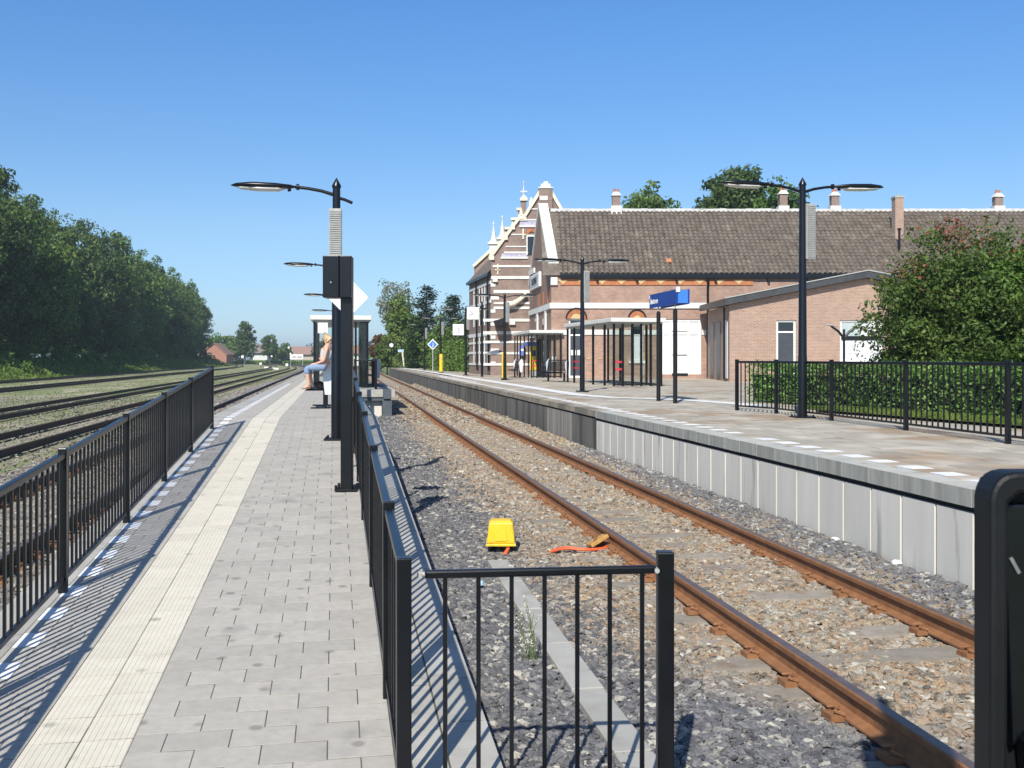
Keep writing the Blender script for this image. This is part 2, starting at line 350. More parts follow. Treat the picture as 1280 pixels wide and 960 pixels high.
def clumps(c, r, K, per, rc, flat=.75, shell=.55, seed=0, bottom=-.8):
    """leaf positions in clumps spread through an ellipsoid"""
    g = np.random.default_rng(seed)
    d = g.normal(size=(K*3,3)); d /= np.linalg.norm(d, axis=1, keepdims=True)
    d = d[d[:,2] > bottom][:K]; K = len(d)
    rad = g.uniform(shell, 1.0, size=(K,1)) * (1 + .16*g.normal(size=(K,1)))
    rad = np.minimum(rad, 1.05); C = np.array(c) + d * rad * np.array(r)
    R = rc * g.uniform(.55, 1.4, size=(K,1))
    e = g.normal(size=(K,per,3)); e /= np.linalg.norm(e, axis=2, keepdims=True)
    q = g.uniform(.35, 1.0, size=(K,per,1)) ** .5
    P = C[:,None,:] + e * q * R[:,None,:] * np.array([1,1,flat])
    Nn = e * .7 + g.normal(size=e.shape) * .55 + np.array([0,0,.25])
    return P.reshape(-1,3), Nn.reshape(-1,3)
def trunk_mesh(name, h, r, limbs, crown_r, mat_=None, seed=0, lean=0):
    g = random.Random(seed); mb = MB()
    pts = [(0,0,-.3),(lean*.1,0,h*.25),(lean*.3,.05*h*g.uniform(-.3,.3),h*.55),(lean*.6,0,h*.85),(lean,0,h)]
    mb.tube(pts, [r*1.25, r, r*.75, r*.4, r*.12], 8)
    for i in range(limbs):
        a = g.uniform(0, 6.28); z0 = h*g.uniform(.22,.7); L = crown_r*g.uniform(.6,.95)
        p0 = (lean*z0/h*.7, 0, z0); p1 = (math.cos(a)*L*.5, math.sin(a)*L*.5, z0 + L*.35); p2 = (math.cos(a)*L, math.sin(a)*L, z0 + L*.8)
        mb.tube([p0, p1, p2], [r*.45, r*.28, r*.08], 6)
    return mb.mesh(name, mat_ or BARK)
def shape_tree(name, label, cat, loc, crown_me, trunk_me, group=None, rz=0, sc=1):
    t = thing(name, label, cat, (0,0,0), 0, group)
    put('trunk', trunk_me, t); put('crown', crown_me, t)
    t.location = loc; t.rotation_euler = (0,0,rz); t.scale = (sc,sc,sc) if not hasattr(sc,'__len__') else sc
    return t
# ------------------------------------------------------------ frames
MR = -.1612                      # right track / right platform run along X = a + MR*Y
MI = -.172                       # island platform
def dirs(m):
    n = math.hypot(1, m); return Vector((1/n, -m/n, 0)), Vector((m/n, 1/n, 0))
NR, TR_ = dirs(MR); NI, TI = dirs(MI)
ANG_R = math.atan2(NR.y, NR.x); ANG_I = math.atan2(NI.y, NI.x)
def PR(u, v, z=0): return Vector((0,0,z)) + NR*u + TR_*v
def PI(u, v, z=0): return Vector((0,0,z)) + NI*u + TI*v
def island_z(Y):
    return max(-.10, min(.76, -.2975 + .057*Y))
def island_slope(Y): return math.atan(.057) if 3.6 < Y < 18.55 else 0.0

# ------------------------------------------------------------ ground sheet
GROUND = mat('ground', (.20,.195,.115), (.27,.245,.165), .35, rough=.95, bump=.6, bscale=9, c3=(.13,.165,.05), s3=.14, w3=.5)
YARD = mat('yard_gravel', (.25,.23,.13), (.42,.385,.27), 2.4, rough=.95, bump=.9, bscale=22, c3=(.19,.22,.085), s3=.5, w3=.60, stretch=(1,.35,1))
FIELD = mat('field_grass', (.10,.16,.035), (.15,.20,.05), .2, rough=.95, bump=.6, bscale=5, c3=(.2,.22,.08), s3=.05, w3=.45)
mb = MB(); mb.box(-2500, 2500, -150, 3500, -1, -.36); tag(obj('ground', mb, FIELD), kind='structure')
def strip(name, pts_l, pts_r, z, m, kind='structure', zr=None):
    mb = MB(); n = len(pts_l); vs = []
    for (a, b) in zip(pts_l, pts_r): vs += [(a[0], a[1], z), (b[0], b[1], z if zr is None else zr)]
    mb.add(vs, [(2*i, 2*i+1, 2*i+3, 2*i+2) for i in range(n-1)]); return tag(obj(name, mb, m), kind=kind)

# curve to the left beyond Y0 (radius R0)
Y0, R0 = 170.0, 1250.0
def path(a, m, Y):
    if Y <= Y0: return (a + m*Y, Y)
    th0 = math.atan(-m); s = (Y - Y0)*math.hypot(1, m); th = th0 + s/R0
    x0 = a + m*Y0
    return (x0 - R0*(math.cos(th0) - math.cos(th)), Y0 + R0*(math.sin(th) - math.sin(th0)))
def heading(m, Y):
    th = math.atan(-m)
    if Y > Y0: th += (Y - Y0)*math.hypot(1, m)/R0
    return th                                    # angle left of +Y
YS = [-20, 2, 10, 30, 60, 100, 140, 170] + list(range(185, 700, 18))
strip('rail_yard', [path(-34.5, -.174, y) for y in YS], [path(-4.0, -.174, y) for y in YS], -.222, YARD)
strip('ground_verge', [path(-60, -.174, y) for y in YS], [path(-29, -.174, y) for y in YS], -.325, FIELD)

# ------------------------------------------------------------ rails and sleepers
def rail_mesh(a, m, ys, name, mats):
    prof = [(-.072,-.16),(.072,-.16),(.072,-.148),(.014,-.128),(.009,-.055),(.034,-.042),(.036,-.012),(.030,-.002),(-.030,-.002),(-.036,-.012),(-.034,-.042),(-.009,-.055),(-.014,-.128),(-.072,-.148)]
    mb = MB(); n = len(prof); vs = []
    for y in ys:
        x, yy = path(a, m, y); th = heading(m, y); c, s = math.cos(th), math.sin(th)
        for (u, z) in prof: vs.append((x + u*c, yy + u*s, z))
    for i in range(len(ys)-1):
        for k in range(n):
            k2 = (k+1) % n; mb.cur = 1 if k == 7 else 0
            mb.add([vs[i*n+k], vs[i*n+k2], vs[(i+1)*n+k2], vs[(i+1)*n+k]], [(0,1,2,3)])
    return mb.mesh(name, mats)
sl = MB()
sl.prism([(-.15,-.19),(.15,-.19),(.13,0),(-.13,0)], -1.25, 1.25, Matrix.Rotation(math.pi/2, 4, 'Z'))
SLEEPER = sl.mesh('sleeper', SLEEP)
clipb = MB()
for s in (-1, 1):
    clipb.cbox((s*.10, 0, -.005), (.10, .12, .035)); clipb.tube([(s*.07,-.07,.02),(s*.12,-.04,.035),(s*.075,0,.045),(s*.12,.04,.035),(s*.07,.07,.02)], .009, 5)
def track(name, label, a1, a2, m, ymax, sleepers, ymin=-2, mats=None, zs=-.172, group=None, y1=2.2, clips=0):
    x, y = path((a1+a2)/2, m, 3); t = thing('railway_track', label, 'railway track', (x, y, -.3), 0, group)
    ys = [y for y in YS if ymin < y < ymax] ; ys = [ymin] + ys + [ymax]
    if mats is None: mats = [RUST, RAILTOP]
    put('rail', rail_mesh(a1, m, ys, 'rail', mats), t); put('rail', rail_mesh(a2, m, ys, 'rail', mats), t)
    nrm = math.hypot(1, m)
    for i in range(sleepers):
        Y = y1 + i*.6/nrm; x, yy = path((a1+a2)/2, m, Y)
        M = Matrix.Translation((x, yy, zs + random.uniform(-.008,.004))) @ Matrix.Rotation(heading(m, Y) + random.uniform(-.006,.006), 4, 'Z')
        put('sleeper', SLEEPER, t, M=M)
    if clips:
        cm = MB()
        for i in range(clips):
            Y = y1 + i*.6/nrm
            for a in (a1, a2):
                x, yy = path(a, m, Y); R = Matrix.Rotation(heading(m, Y), 3, 'Z')
                cm.add([R @ Vector(p) + Vector((x, yy, -.150)) for p in clipb.v], clipb.f)
        obj('rail_clips', cm, RUST, t, kind='stuff')
    return t
track('t', 'rusty track with concrete sleepers running along the right hand platform wall', 2.82, 4.28, MR, 420, 298, clips=60)
LM = -.174
track('t', 'track right beside the left edge of the island platform behind the ramp fence', -3.06, -4.52, LM, 600, 200, ymin=4, mats=[DARKRUST, RAILTOP], y1=5, clips=30)
track('t', 'dark rusted siding second from the island platform, before the mossy strip', -6.65, -8.1, LM, 600, 110, ymin=4, mats=[DARKRUST, DARKRUST], y1=12, zs=-.212)
track('t', 'middle siding of the yard lying between two mossy strips', -10.75, -12.2, LM, 520, 0, ymin=4, mats=[DARKRUST, DARKRUST])
track('t', 'fourth siding out, its two rails seen as one thick dark line', -19.1, -20.55, LM, 480, 0, ymin=4, mats=[DARKRUST, DARKRUST])
track('t', 'farthest siding beside the bushes under the big trees', -26, -27.45, LM, 300, 0, ymin=4, mats=[DARKRUST, DARKRUST])

# ------------------------------------------------------------ ballast
B_BED = ballast_mat('ballast_bed', stone=False); B_ST = ballast_mat('ballast_stone')
B_BEDL = ballast_mat('ballast_bed_left', stone=False, left=True); B_STL = ballast_mat('ballast_stone_left', left=True)
def stones_gn(ob, density, size, stone_mat, seed=1, sub=2):
    g = bpy.data.node_groups.new('scatter_stones', 'GeometryNodeTree')
    g.interface.new_socket('Geometry', in_out='INPUT', socket_type='NodeSocketGeometry'); g.interface.new_socket('Geometry', in_out='OUTPUT', socket_type='NodeSocketGeometry')
    N = g.nodes; L = g.links; gi = N.new('NodeGroupInput'); go = N.new('NodeGroupOutput')
    ds = N.new('GeometryNodeDistributePointsOnFaces'); ds.inputs['Density'].default_value = density; ds.inputs['Seed'].default_value = seed
    L.new(gi.outputs[0], ds.inputs['Mesh'])
    jn = N.new('GeometryNodeJoinGeometry')
    for k in range(6):
        ic = N.new('GeometryNodeMeshIcoSphere'); ic.inputs['Radius'].default_value = 1; ic.inputs['Subdivisions'].default_value = sub
        sp = N.new('GeometryNodeSetPosition'); nz = N.new('ShaderNodeTexNoise'); nz.noise_dimensions = '4D'; nz.inputs['W'].default_value = k*3.7+seed; nz.inputs['Scale'].default_value = 1.15; nz.inputs['Detail'].default_value = 1
        sb = N.new('ShaderNodeVectorMath'); sb.operation = 'SUBTRACT'; sb.inputs[1].default_value = (.5,.5,.5); sc = N.new('ShaderNodeVectorMath'); sc.operation = 'SCALE'; sc.inputs['Scale'].default_value = 2.6
        ps = N.new('GeometryNodeInputPosition'); L.new(ps.outputs[0], nz.inputs['Vector'])
        L.new(nz.outputs['Color'], sb.inputs[0]); L.new(sb.outputs[0], sc.inputs[0]); L.new(ic.outputs[0], sp.inputs[0]); L.new(sc.outputs[0], sp.inputs['Offset'])
        tf = N.new('GeometryNodeTransform'); tf.inputs['Scale'].default_value = (1.15, .85, .62)
        gti = N.new('GeometryNodeGeometryToInstance')
        L.new(sp.outputs[0], tf.inputs[0]); L.new(tf.outputs[0], gti.inputs[0]); L.new(gti.outputs[0], jn.inputs[0])
    ip = N.new('GeometryNodeInstanceOnPoints'); ip.inputs['Pick Instance'].default_value = True
    L.new(ds.outputs[0], ip.inputs['Points']); L.new(jn.outputs[0], ip.inputs['Instance'])
    r1 = N.new('FunctionNodeRandomValue'); r1.data_type = 'FLOAT_VECTOR'; r1.inputs[0].default_value = (-.5,-.5,0); r1.inputs[1].default_value = (.5,.5,6.28)
    r2 = N.new('FunctionNodeRandomValue'); r2.data_type = 'FLOAT'; r2.inputs[2].default_value = size*.5; r2.inputs[3].default_value = size*1.3; r2.inputs['Seed'].default_value = 4
    L.new(r1.outputs[0], ip.inputs['Rotation']); L.new(r2.outputs[1], ip.inputs['Scale'])
    tr_ = N.new('GeometryNodeSetPosition'); r3 = N.new('FunctionNodeRandomValue'); r3.data_type = 'FLOAT_VECTOR'; r3.inputs[0].default_value = (0,0,-.2*size); r3.inputs[1].default_value = (0,0,.75*size)
    L.new(r3.outputs[0], tr_.inputs['Offset']); L.new(ds.outputs[0], tr_.inputs[0]); L.new(tr_.outputs[0], ip.inputs['Points'])
    sm = N.new('GeometryNodeSetMaterial'); sm.inputs['Material'].default_value = stone_mat; L.new(ip.outputs[0], sm.inputs[0])
    j2 = N.new('GeometryNodeJoinGeometry'); L.new(sm.outputs[0], j2.inputs[0]); L.new(gi.outputs[0], j2.inputs[0]); L.new(j2.outputs[0], go.inputs[0])
    md = ob.modifiers.new('stones', 'NODES'); md.node_group = g
def bed(name, ya, yb, xl, xr, zf, m, nx=24, dy=.5):
    mb = MB(); ny = max(2, int((yb-ya)/dy)); vs = []
    for j in range(ny+1):
        Y = ya + (yb-ya)*j/ny; l, r = xl(Y), xr(Y)
        for i in range(nx+1):
            X = l + (r-l)*i/nx; vs.append((X, Y, zf(X, Y)))
    mb.add(vs, [(j*(nx+1)+i, j*(nx+1)+i+1, (j+1)*(nx+1)+i+1, (j+1)*(nx+1)+i) for j in range(ny) for i in range(nx)], True)
    return tag(obj(name, mb, m), kind='stuff')
def zbed(X, Y):
    a = X - MR*Y; n_ = .02*math.sin(X*5.1+Y*1.3) + .015*math.sin(X*2.3-Y*3.7)
    z = -.198
    if a < 2.1: z -= .02*min(1, (2.1-a)) 
    if a > 4.4: z += .15*min(1, (a-4.4)/.55)
    if 1.2 < a < 1.7: z -= .0
    return z + n_*.7
xl_ = lambda Y: .70 + (-.168)*Y; xr_ = lambda Y: 5.06 + MR*Y
b1 = bed('track_ballast', 2.0, 14, xl_, xr_, zbed, B_BED, 30, .3); stones_gn(b1, 1500, .026, B_ST, 1)
b2 = bed('track_ballast', 14, 32, xl_, xr_, zbed, B_BED, 24, .5); stones_gn(b2, 650, .034, B_ST, 2, 1)
b3 = bed('track_ballast', 32, 75, xl_, xr_, zbed, B_BED, 14, 1.2); stones_gn(b3, 210, .055, B_ST, 3, 1)
b4 = bed('track_ballast', 75, 170, xl_, xr_, lambda X, Y: -.2, B_BED, 6, 8)
strip('track_bed', [path(1.0, MR, y) for y in YS if y >= 170], [path(6.5, MR, y) for y in YS if y >= 170], -.2, B_BED)
zl = lambda X, Y: -.205 + .012*math.sin(X*4.1+Y*2.3)
b5 = bed('siding_ballast', 4.5, 34, lambda Y: -5.75-.174*Y, lambda Y: -2.25-.174*Y, zl, B_BEDL, 16, .5); stones_gn(b5, 520, .034, B_STL, 5, 1)
b6 = bed('siding_ballast', 34, 90, lambda Y: -5.75-.174*Y, lambda Y: -2.25-.174*Y, zl, B_BEDL, 10, 1.5); stones_gn(b6, 160, .055, B_STL, 6, 1)
strip('siding_bed', [path(-5.75, LM, y) for y in YS if y >= 100] , [path(-2.3, LM, y) for y in YS if y >= 100], -.21, B_BEDL)
b7 = bed('yard_stones', 10, 55, lambda Y: -34-.174*Y, lambda Y: -5.8-.174*Y, lambda X, Y: -.2195, YARD, 12, 3); stones_gn(b7, 30, .030, B_STL, 7, 1)

# ------------------------------------------------------------ island platform
UL, UF, US, UP, UR, UE = -2.25, -1.90, -1.45, -.96, .276, .76   # edge, left fence, strip, strip end, right fence, right edge
def island_body(z_off):
    ys = [-4, 3.46, 6, 10, 14, 18.55, 30, 60, 110, 165]
    mb = MB(); vs = []
    for y in ys:
        zt = island_z(y) + z_off; l = PI(UL+.03, y/TI.y); r = PI(UE-.02, y/TI.y)
        l = Vector((UL*1.0147+.03 + MI*y, y)); r = Vector((UE*1.0147-.02 + MI*y, y))
        vs += [(l.x, y, -.6), (l.x, y, zt), (r.x, y, zt), (r.x, y, -.6)]
    fs = []
    for i in range(len(ys)-1):
        for k in range(3): fs.append((4*i+k, 4*i+k+1, 4*i+k+5, 4*i+k+4))
    fs += [(3,2,1,0), tuple(4*(len(ys)-1)+k for k in range(4))]
    mb.add(vs, fs); return mb
isl = tag(obj('platform', island_body(-.0035), JOINT), kind='structure')
def tile_mesh(name, wd, ln, m, th=.055, gap=.006, ribs=0, ch=.0007):
    mb = MB(); w2, l2 = wd/2-gap/2, ln/2-gap*.8
    if not ribs:
        vs = [(-w2,-l2,-th),(w2,-l2,-th),(w2,l2,-th),(-w2,l2,-th),(-w2,-l2,-ch),(w2,-l2,-ch),(w2,l2,-ch),(-w2,l2,-ch),
              (-w2+ch,-l2+ch,0),(w2-ch,-l2+ch,0),(w2-ch,l2-ch,0),(-w2+ch,l2-ch,0)]
        mb.add(vs, [(0,1,5,4),(1,2,6,5),(2,3,7,6),(3,0,4,7),(4,5,9,8),(5,6,10,9),(6,7,11,10),(7,4,8,11),(8,9,10,11)])
    else:
        mb.box(-w2, w2, -l2, l2, -th, -.0022); p = 2*w2/ribs
        for i in range(ribs):
            x = -w2 + p*(i+.5)
            mb.add([(x-p*.46,-l2,-.0026),(x+p*.46,-l2,-.0026),(x+p*.36,-l2,.0),(x-p*.36,-l2,.0),(x-p*.46,l2,-.0026),(x+p*.46,l2,-.0026),(x+p*.36,l2,.0),(x-p*.36,l2,.0)],
                   [(0,1,2,3),(7,6,5,4),(3,2,6,7),(1,5,6,2),(4,0,3,7)])
    return mb.mesh(name, m)
def tile_matrix(u, v, jit=.0012):
    p = PI(u, v); Y = p.y; z = island_z(Y); ph = island_slope(Y)
    return Matrix.Translation((p.x, p.y, z + random.uniform(-jit, jit)*.6 + .0005)) @ Matrix.Rotation(ANG_I, 4, 'Z') @ Matrix.Rotation(ph, 4, 'X') @ Matrix.Rotation(random.uniform(-.002,.002), 4, 'Y')
PW, PL = .309, .212
m_full = tile_mesh('paver', PW, PL, PAVE); m_half = tile_mesh('paver', PW/2, PL, PAVE)
cnt = 0; far = []
v = 2.2; row = 0
while v < 62:
    us = [(UP + PW*(i+.5), 0) for i in range(4)] if row % 2 else [(UP+PW*.25, 1)] + [(UP+PW*(i+1), 0) for i in range(3)] + [(UP+PW*3.75, 1)]
    for (u, hf) in us:
        if v > 3.6 and cnt < 298: put('paver', m_half if hf else m_full, isl, M=tile_matrix(u, v)); cnt += 1
        else: far.append((u, v, PW/2 if hf else PW, PL))
    v += PL; row += 1
# dash column, grey band, far tactile field
TL = .30
t_m = tile_mesh('tactile_tile', .245, TL, TACT, ribs=8)
cnt = 0; v = 3.3; tact_far = []
while v < 70:
    for u in (US + .1225, US + .3675):
        if cnt < 296: put('tactile_tile', t_m, isl, M=tile_matrix(u, v)); cnt += 1
        else: tact_far.append((u, v, .245, TL))
    v += TL
d_m = tile_mesh('marking_tile', .15, .275, DASH); g_m = tile_mesh('marking_tile', .15, .275, PAVE)
v = 3.3; k = 0
while v < 45:
    put('marking_tile', d_m if k % 2 else g_m, isl, M=tile_matrix(UL+.375, v)); v += .275; k += 1
while v < 120: far.append((UL+.375, v, .15, .275)) if k % 2 else None; v += .275; k += 1
v = 3.3; row = 0
w_in = (US - (UL+.45))/1.5
c1 = tile_mesh('paving_stone', w_in, .212, PAVE); c2 = tile_mesh('paving_stone', w_in/2, .212, PAVE); cnt = 0
while v < 62:
    u0 = UL + .45
    for (u, ww, mm_) in ([(u0+w_in/2, w_in, c1), (u0+w_in*1.25, w_in/2, c2)] if row % 2 else [(u0+w_in*.25, w_in/2, c2), (u0+w_in, w_in, c1)]):
        if cnt < 150: put('paving_stone', mm_, isl, M=tile_matrix(u, v)); cnt += 1
        else: far.append((u, v, ww, .212))
    v += .212; row += 1
e_m = tile_mesh('edge_stone', .30, 1.0, CONC, th=.14, gap=.008)
v = 2.5
while v < 165: put('edge_stone', e_m, isl, M=tile_matrix(UL+.15, v, .003)); v += 1.0
s_m = tile_mesh('kerb_slab', .24, .60, CONC, th=.16, gap=.008)
v = 3.0
while v < 34:
    put('kerb_slab', s_m, isl, M=tile_matrix(UR+.122, v, .003)); put('kerb_slab', s_m, isl, M=tile_matrix(UE-.12, v+.07, .003)); v += .60
def far_mesh(name, lst, m):
    mb = MB()
    for (u, v, ww, ll) in lst:
        M = tile_matrix(u, v); x, y = ww/2-.003, ll/2-.003
        mb.add([M @ Vector(p) for p in [(-x,-y,-.02),(x,-y,-.02),(x,y,-.02),(-x,y,-.02),(-x,-y,0),(x,-y,0),(x,y,0),(-x,y,0)]], [(4,5,6,7),(0,1,5,4),(1,2,6,5),(2,3,7,6),(3,0,4,7)])
    return obj(name, mb, m, isl, kind='stuff')
far_mesh('paver_field', far, PAVEI); far_mesh('tactile_strip', tact_far, TACT)
# farther part of the deck and the straight strip on it
def deck(name, u0, u1, y0, y1, z, m):
    mb = MB(); a, b, c, d = PI(u0, y0), PI(u1, y0), PI(u1, y1), PI(u0, y1)
    mb.add([(q.x, q.y, z) for q in (a,b,c,d)], [(0,1,2,3)]); return obj(name, mb, m, isl, kind='structure')
deck('deck_surface', UL+.31, UE, 62.2, 164, .752, PAVEI); deck('deck_strip', US, UP, 70.2, 164, .758, TACT)
deck('deck_surface', UR, UE, 34.3, 62.2, .752, PAVEI)

# ------------------------------------------------------------ right hand platform
AE = 5.12; UEr = AE/1.0129                         # lateral position of its edge
def box_frame(mb, P, NN, TT, u0, u1, v0, v1, z0, z1):
    vs = []
    for z in (z0, z1):
        for (u, v) in ((u0,v0),(u1,v0),(u1,v1),(u0,v1)):
            q = NN*u + TT*v; vs.append((q.x, q.y, z))
    mb.add(vs, [(3,2,1,0),(4,5,6,7),(0,1,5,4),(1,2,6,5),(2,3,7,6),(3,0,4,7)])
PAVING = slab_mat('station_paving')
mb = MB()
ys = [-3, 118]
body = [(AE+.16 + MR*-3, -3), (60, -3), (60, 90), (AE+7.2 + MR*90, 90), (AE+6 + MR*118, 118), (AE+.16 + MR*118, 118)]
n = len(body); vs = [(x, y, -.5) for x, y in body] + [(x, y, .715) for x, y in body]
mb.add(vs, [tuple(range(n, 2*n))] + [(i, (i+1)%n, (i+1)%n+n, i+n) for i in range(n)])
p2 = tag(obj('platform', mb, PAVING), kind='structure')
mb = MB(); a, b, c, d = (AE+.2+MR*118, 118), (AE+5+MR*118, 118), (AE+5+MR*124, 124), (AE+.2+MR*124, 124)
mb.add([(*a,.715),(*b,.715),(*c,-.25),(*d,-.25),(*a,-.3),(*b,-.3)], [(0,1,2,3),(0,3,4),(1,5,2)]); obj('platform_end', mb, OLDCOP, p2)
# wall panels, copings
VB = 20.35/TR_.y
def wallpanel(v0, v1, m, name, z1=.555, proud=0):
    mb = MB(); L = v1 - v0
    mb.box(-.0-proud, .12, -L/2+.006, L/2-.006, -.45, z1)
    q = PR(UEr+.02, (v0+v1)/2)
    o = put(name, mb.mesh(name, m), p2, M=Matrix.Translation((q.x, q.y, 0)) @ Matrix.Rotation(ANG_R, 4, 'Z'))
    return o
wp = MB(); wp.box(-.02,.10,-.262,.262,-.45,.555); wpm = wp.mesh('wall_panel', CONCL)
sp_ = MB(); sp_.box(-.0185,.05,-.0195,.0195,-.45,.555); spm = sp_.mesh('wall_post', mat('joint_concrete', (.22,.215,.19), (.30,.29,.26), 8, rough=.9))
v = VB - .28
while v > 1.5:
    q = PR(UEr+.04, v); put('wall_panel', wpm, p2, M=Matrix.Translation((q.x,q.y,0)) @ Matrix.Rotation(ANG_R + random.uniform(-.004,.004), 4, 'Z'))
    v -= .56
v = VB; vv = VB; i = 0
while vv < 121:
    L = 2.95
    m_ = STREAK if i == 1 else OLDWALL
    if i == 0: L = 2.3
    wallpanel(vv, vv+L, m_, 'wall_panel', .585); vv += L; i += 1
mb = MB(); box_frame(mb, None, NR, TR_, UEr+.075, UEr+.2, 1.2, 121, -.4, .60); obj('wall_core', mb, BLACKM, p2)
cs = MB(); cs.cur = 0
cs.add([(0,-.275,0),(0,.275,0),(.30,.275,0),(.30,-.275,0)], [(3,2,1,0)])
cs.cur = 1; cs.add([(0,-.275,0),(0,.275,0),(0,.275,-.15),(0,-.275,-.15)], [(0,1,2,3)])
cs.add([(0,-.275,-.15),(0,.275,-.15),(.3,.275,-.15),(.3,-.275,-.15)], [(0,1,2,3)])
cs.cur = 0; cs.add([(0,-.275,0),(0,-.275,-.15),(.3,-.275,-.15),(.3,-.275,0)], [(0,1,2,3)]); cs.add([(0,.275,0),(0,.275,-.15),(.3,.275,-.15),(.3,.275,0)], [(3,2,1,0)])
csm = cs.mesh('coping_stone', [NEWCOP, NEWCOPF])
v = VB - .28
while v > 1.5:
    q = PR(UEr, v); put('coping_stone', csm, p2, M=Matrix.Translation((q.x,q.y,.76+random.uniform(-.002,.002))) @ Matrix.Rotation(ANG_R, 4, 'Z')); v -= .56
co = MB(); co.box(0,.30,-.49,.49,-.13,0); com = co.mesh('coping_stone', OLDCOP)
v = VB + .5
while v < 118/TR_.y:
    q = PR(UEr, v); put('coping_stone', com, p2, M=Matrix.Translation((q.x,q.y,.76+random.uniform(-.004,.004))) @ Matrix.Rotation(ANG_R, 4, 'Z')); v += 1.0
# platform tiles 30x30
def tmatR(u, v, j=.003):
    q = PR(u, v); return Matrix.Translation((q.x, q.y, .76 + random.uniform(-j, j))) @ Matrix.Rotation(ANG_R, 4, 'Z') @ Matrix.Rotation(random.uniform(-.006,.006), 4, 'X')
st = tile_mesh('platform_tile', .30, .30, SLAB, th=.05, gap=.006); sw = tile_mesh('marking_tile', .24, .30, DASH, th=.05)
lst = []
v = 4.0
rowi = 0
while v < 62:
    k = 0
    u = UEr + .45
    while u < UEr + (11.5 if v < 33 else 7.5):
        if not (v < 33 and u > UEr + 3.45 and v < 20 + 0):
            lst.append((u, v, k == 0, rowi))
        u += .30; k += 1
    v += .30; rowi += 1
lst.sort(key=lambda q: (PR(q[0], q[1]).length) if not q[2] else 0)
cnt = 0; cw = 0; rest = []
for (u, v, w_, ri) in lst:
    if w_ and ri % 2 == 0 and not (13.35 < v < 13.8):
        if v < 45 : put('marking_tile', sw, p2, M=tmatR(u+.03, v, .001))
        else: rest.append((u, v, 1))
    elif w_: rest.append((u, v, 0))
    elif cnt < 290 and PR(u,v).x/PR(u,v).y < .47 and v < 16: put('platform_tile', st, p2, M=tmatR(u, v)); cnt += 1
    else: rest.append((u, v, 0))
mb = MB()
for (u, v, wf) in rest:
    M = tmatR(u, v); x = .1475
    mb.cur = wf
    mb.add([M @ Vector(p) for p in [(-x,-x,-.04),(x,-x,-.04),(x,x,-.04),(-x,x,-.04),(-x,-x,0),(x,-x,0),(x,x,0),(-x,x,0)]], [(4,5,6,7),(0,1,5,4),(3,0,4,7),(1,2,6,5)])
put('platform_tile_field', mb.mesh('platform_tile_field', [SLABI, DASH]), p2, kind='stuff')
# white guide line: along the track, then swinging right to the fence
WL = [(-14.1+1.7, 116), (6.75+MR*70, 70), (6.75+MR*45, 45), (6.8+MR*30, 30), (2.75, 28.0), (3.6, 27.3), (4.5, 26.3), (5.3, 24.2), (5.6, 22.8)]
def ribbon(pts, wd, z, m, name, parent):
    mb = MB(); vs = []
    for i, p in enumerate(pts):
        a = Vector(pts[max(i-1,0)]); b = Vector(pts[min(i+1, len(pts)-1)]); d = (b-a).normalized(); nn = Vector((d.y, -d.x))
        q = Vector(p); vs += [(*(q - nn*wd/2), z), (*(q + nn*wd/2), z)]
    mb.add(vs, [(2*i, 2*i+1, 2*i+3, 2*i+2) for i in range(len(pts)-1)]); return obj(name, mb, m, parent, kind='structure')
LINEW = mat('line_white', (.66,.66,.63), (.78,.78,.76), 5, rough=.8, c3=(.52,.5,.45), s3=3, w3=.36)
ribbon(WL, .55, .770, LINEW, 'guide_line', p2)
ribbon([(AE+.75+MR*46, 46), (AE+.75+MR*80, 80), (AE+.75+MR*117, 117)], .10, .7655, DASH, 'edge_line', p2)

# ------------------------------------------------------------ fences
def fence(name, label, posts, zf, h=1.02, nb=16, bar_gap=.10, post_w=.06, rail_h=.045, post_up=.03, group=None, bottom=True, round_top=False, plate=False):
    t = thing(name, label, 'fence', (posts[0][0], posts[0][1], zf(posts[0])), 0, group)
    pm = MB(); pm.box(-post_w/2, post_w/2, -post_w/2, post_w/2, -.22, h+post_up)
    me_p = pm.mesh('post', BLACK)
    hb = h - rail_h - bar_gap
    bmm = MB(); bmm.box(-.009, .009, -.009, .009, bar_gap, h - rail_h*.6); me_b = bmm.mesh('bar', BLACK)
    for i, p in enumerate(posts):
        d = Vector(posts[min(i+1, len(posts)-1)]) - Vector(posts[max(i-1, 0)])
        a = math.atan2(d.y, d.x)
        put('post', me_p, t, M=Matrix.Translation((p[0], p[1], zf(p))) @ Matrix.Rotation(a, 4, 'Z'), bevel=.006)
    for i in range(len(posts)-1):
        A = Vector((*posts[i], zf(posts[i]))); B = Vector((*posts[i+1], zf(posts[i+1]))); d = (B-A); L = d.length; e = d.normalized()*(post_w/2+.002)
        up = Vector((0,0,h - rail_h/2)); lo = Vector((0,0,bar_gap))
        mb = MB(); mb.bar(A+e+up, B-e+up, .045, rail_h); obj('top_rail', mb, BLACK, t, bevel=.008)
        mb = MB(); mb.bar(A+e+lo, B-e+lo, .035, .03); obj('bottom_rail', mb, BLACK, t)
        k = nb if isinstance(nb, int) else max(1, round(L/nb) - 1)
        a = math.atan2(d.y, d.x)
        for j in range(k):
            q = A + d*((j+1)/(k+1)); put('bar', me_b, t, M=Matrix.Translation(q) @ Matrix.Rotation(a, 4, 'Z'))
    return t
zi = lambda p: island_z(p[1])
fence('railing', 'black steel bar fence along the left edge of the ramp', [(-1.935-.0-.177*y, y) for y in (2.9, 5.2, 7.5, 9.85, 12.1, 14.4, 17.0)], zi, nb=.135)
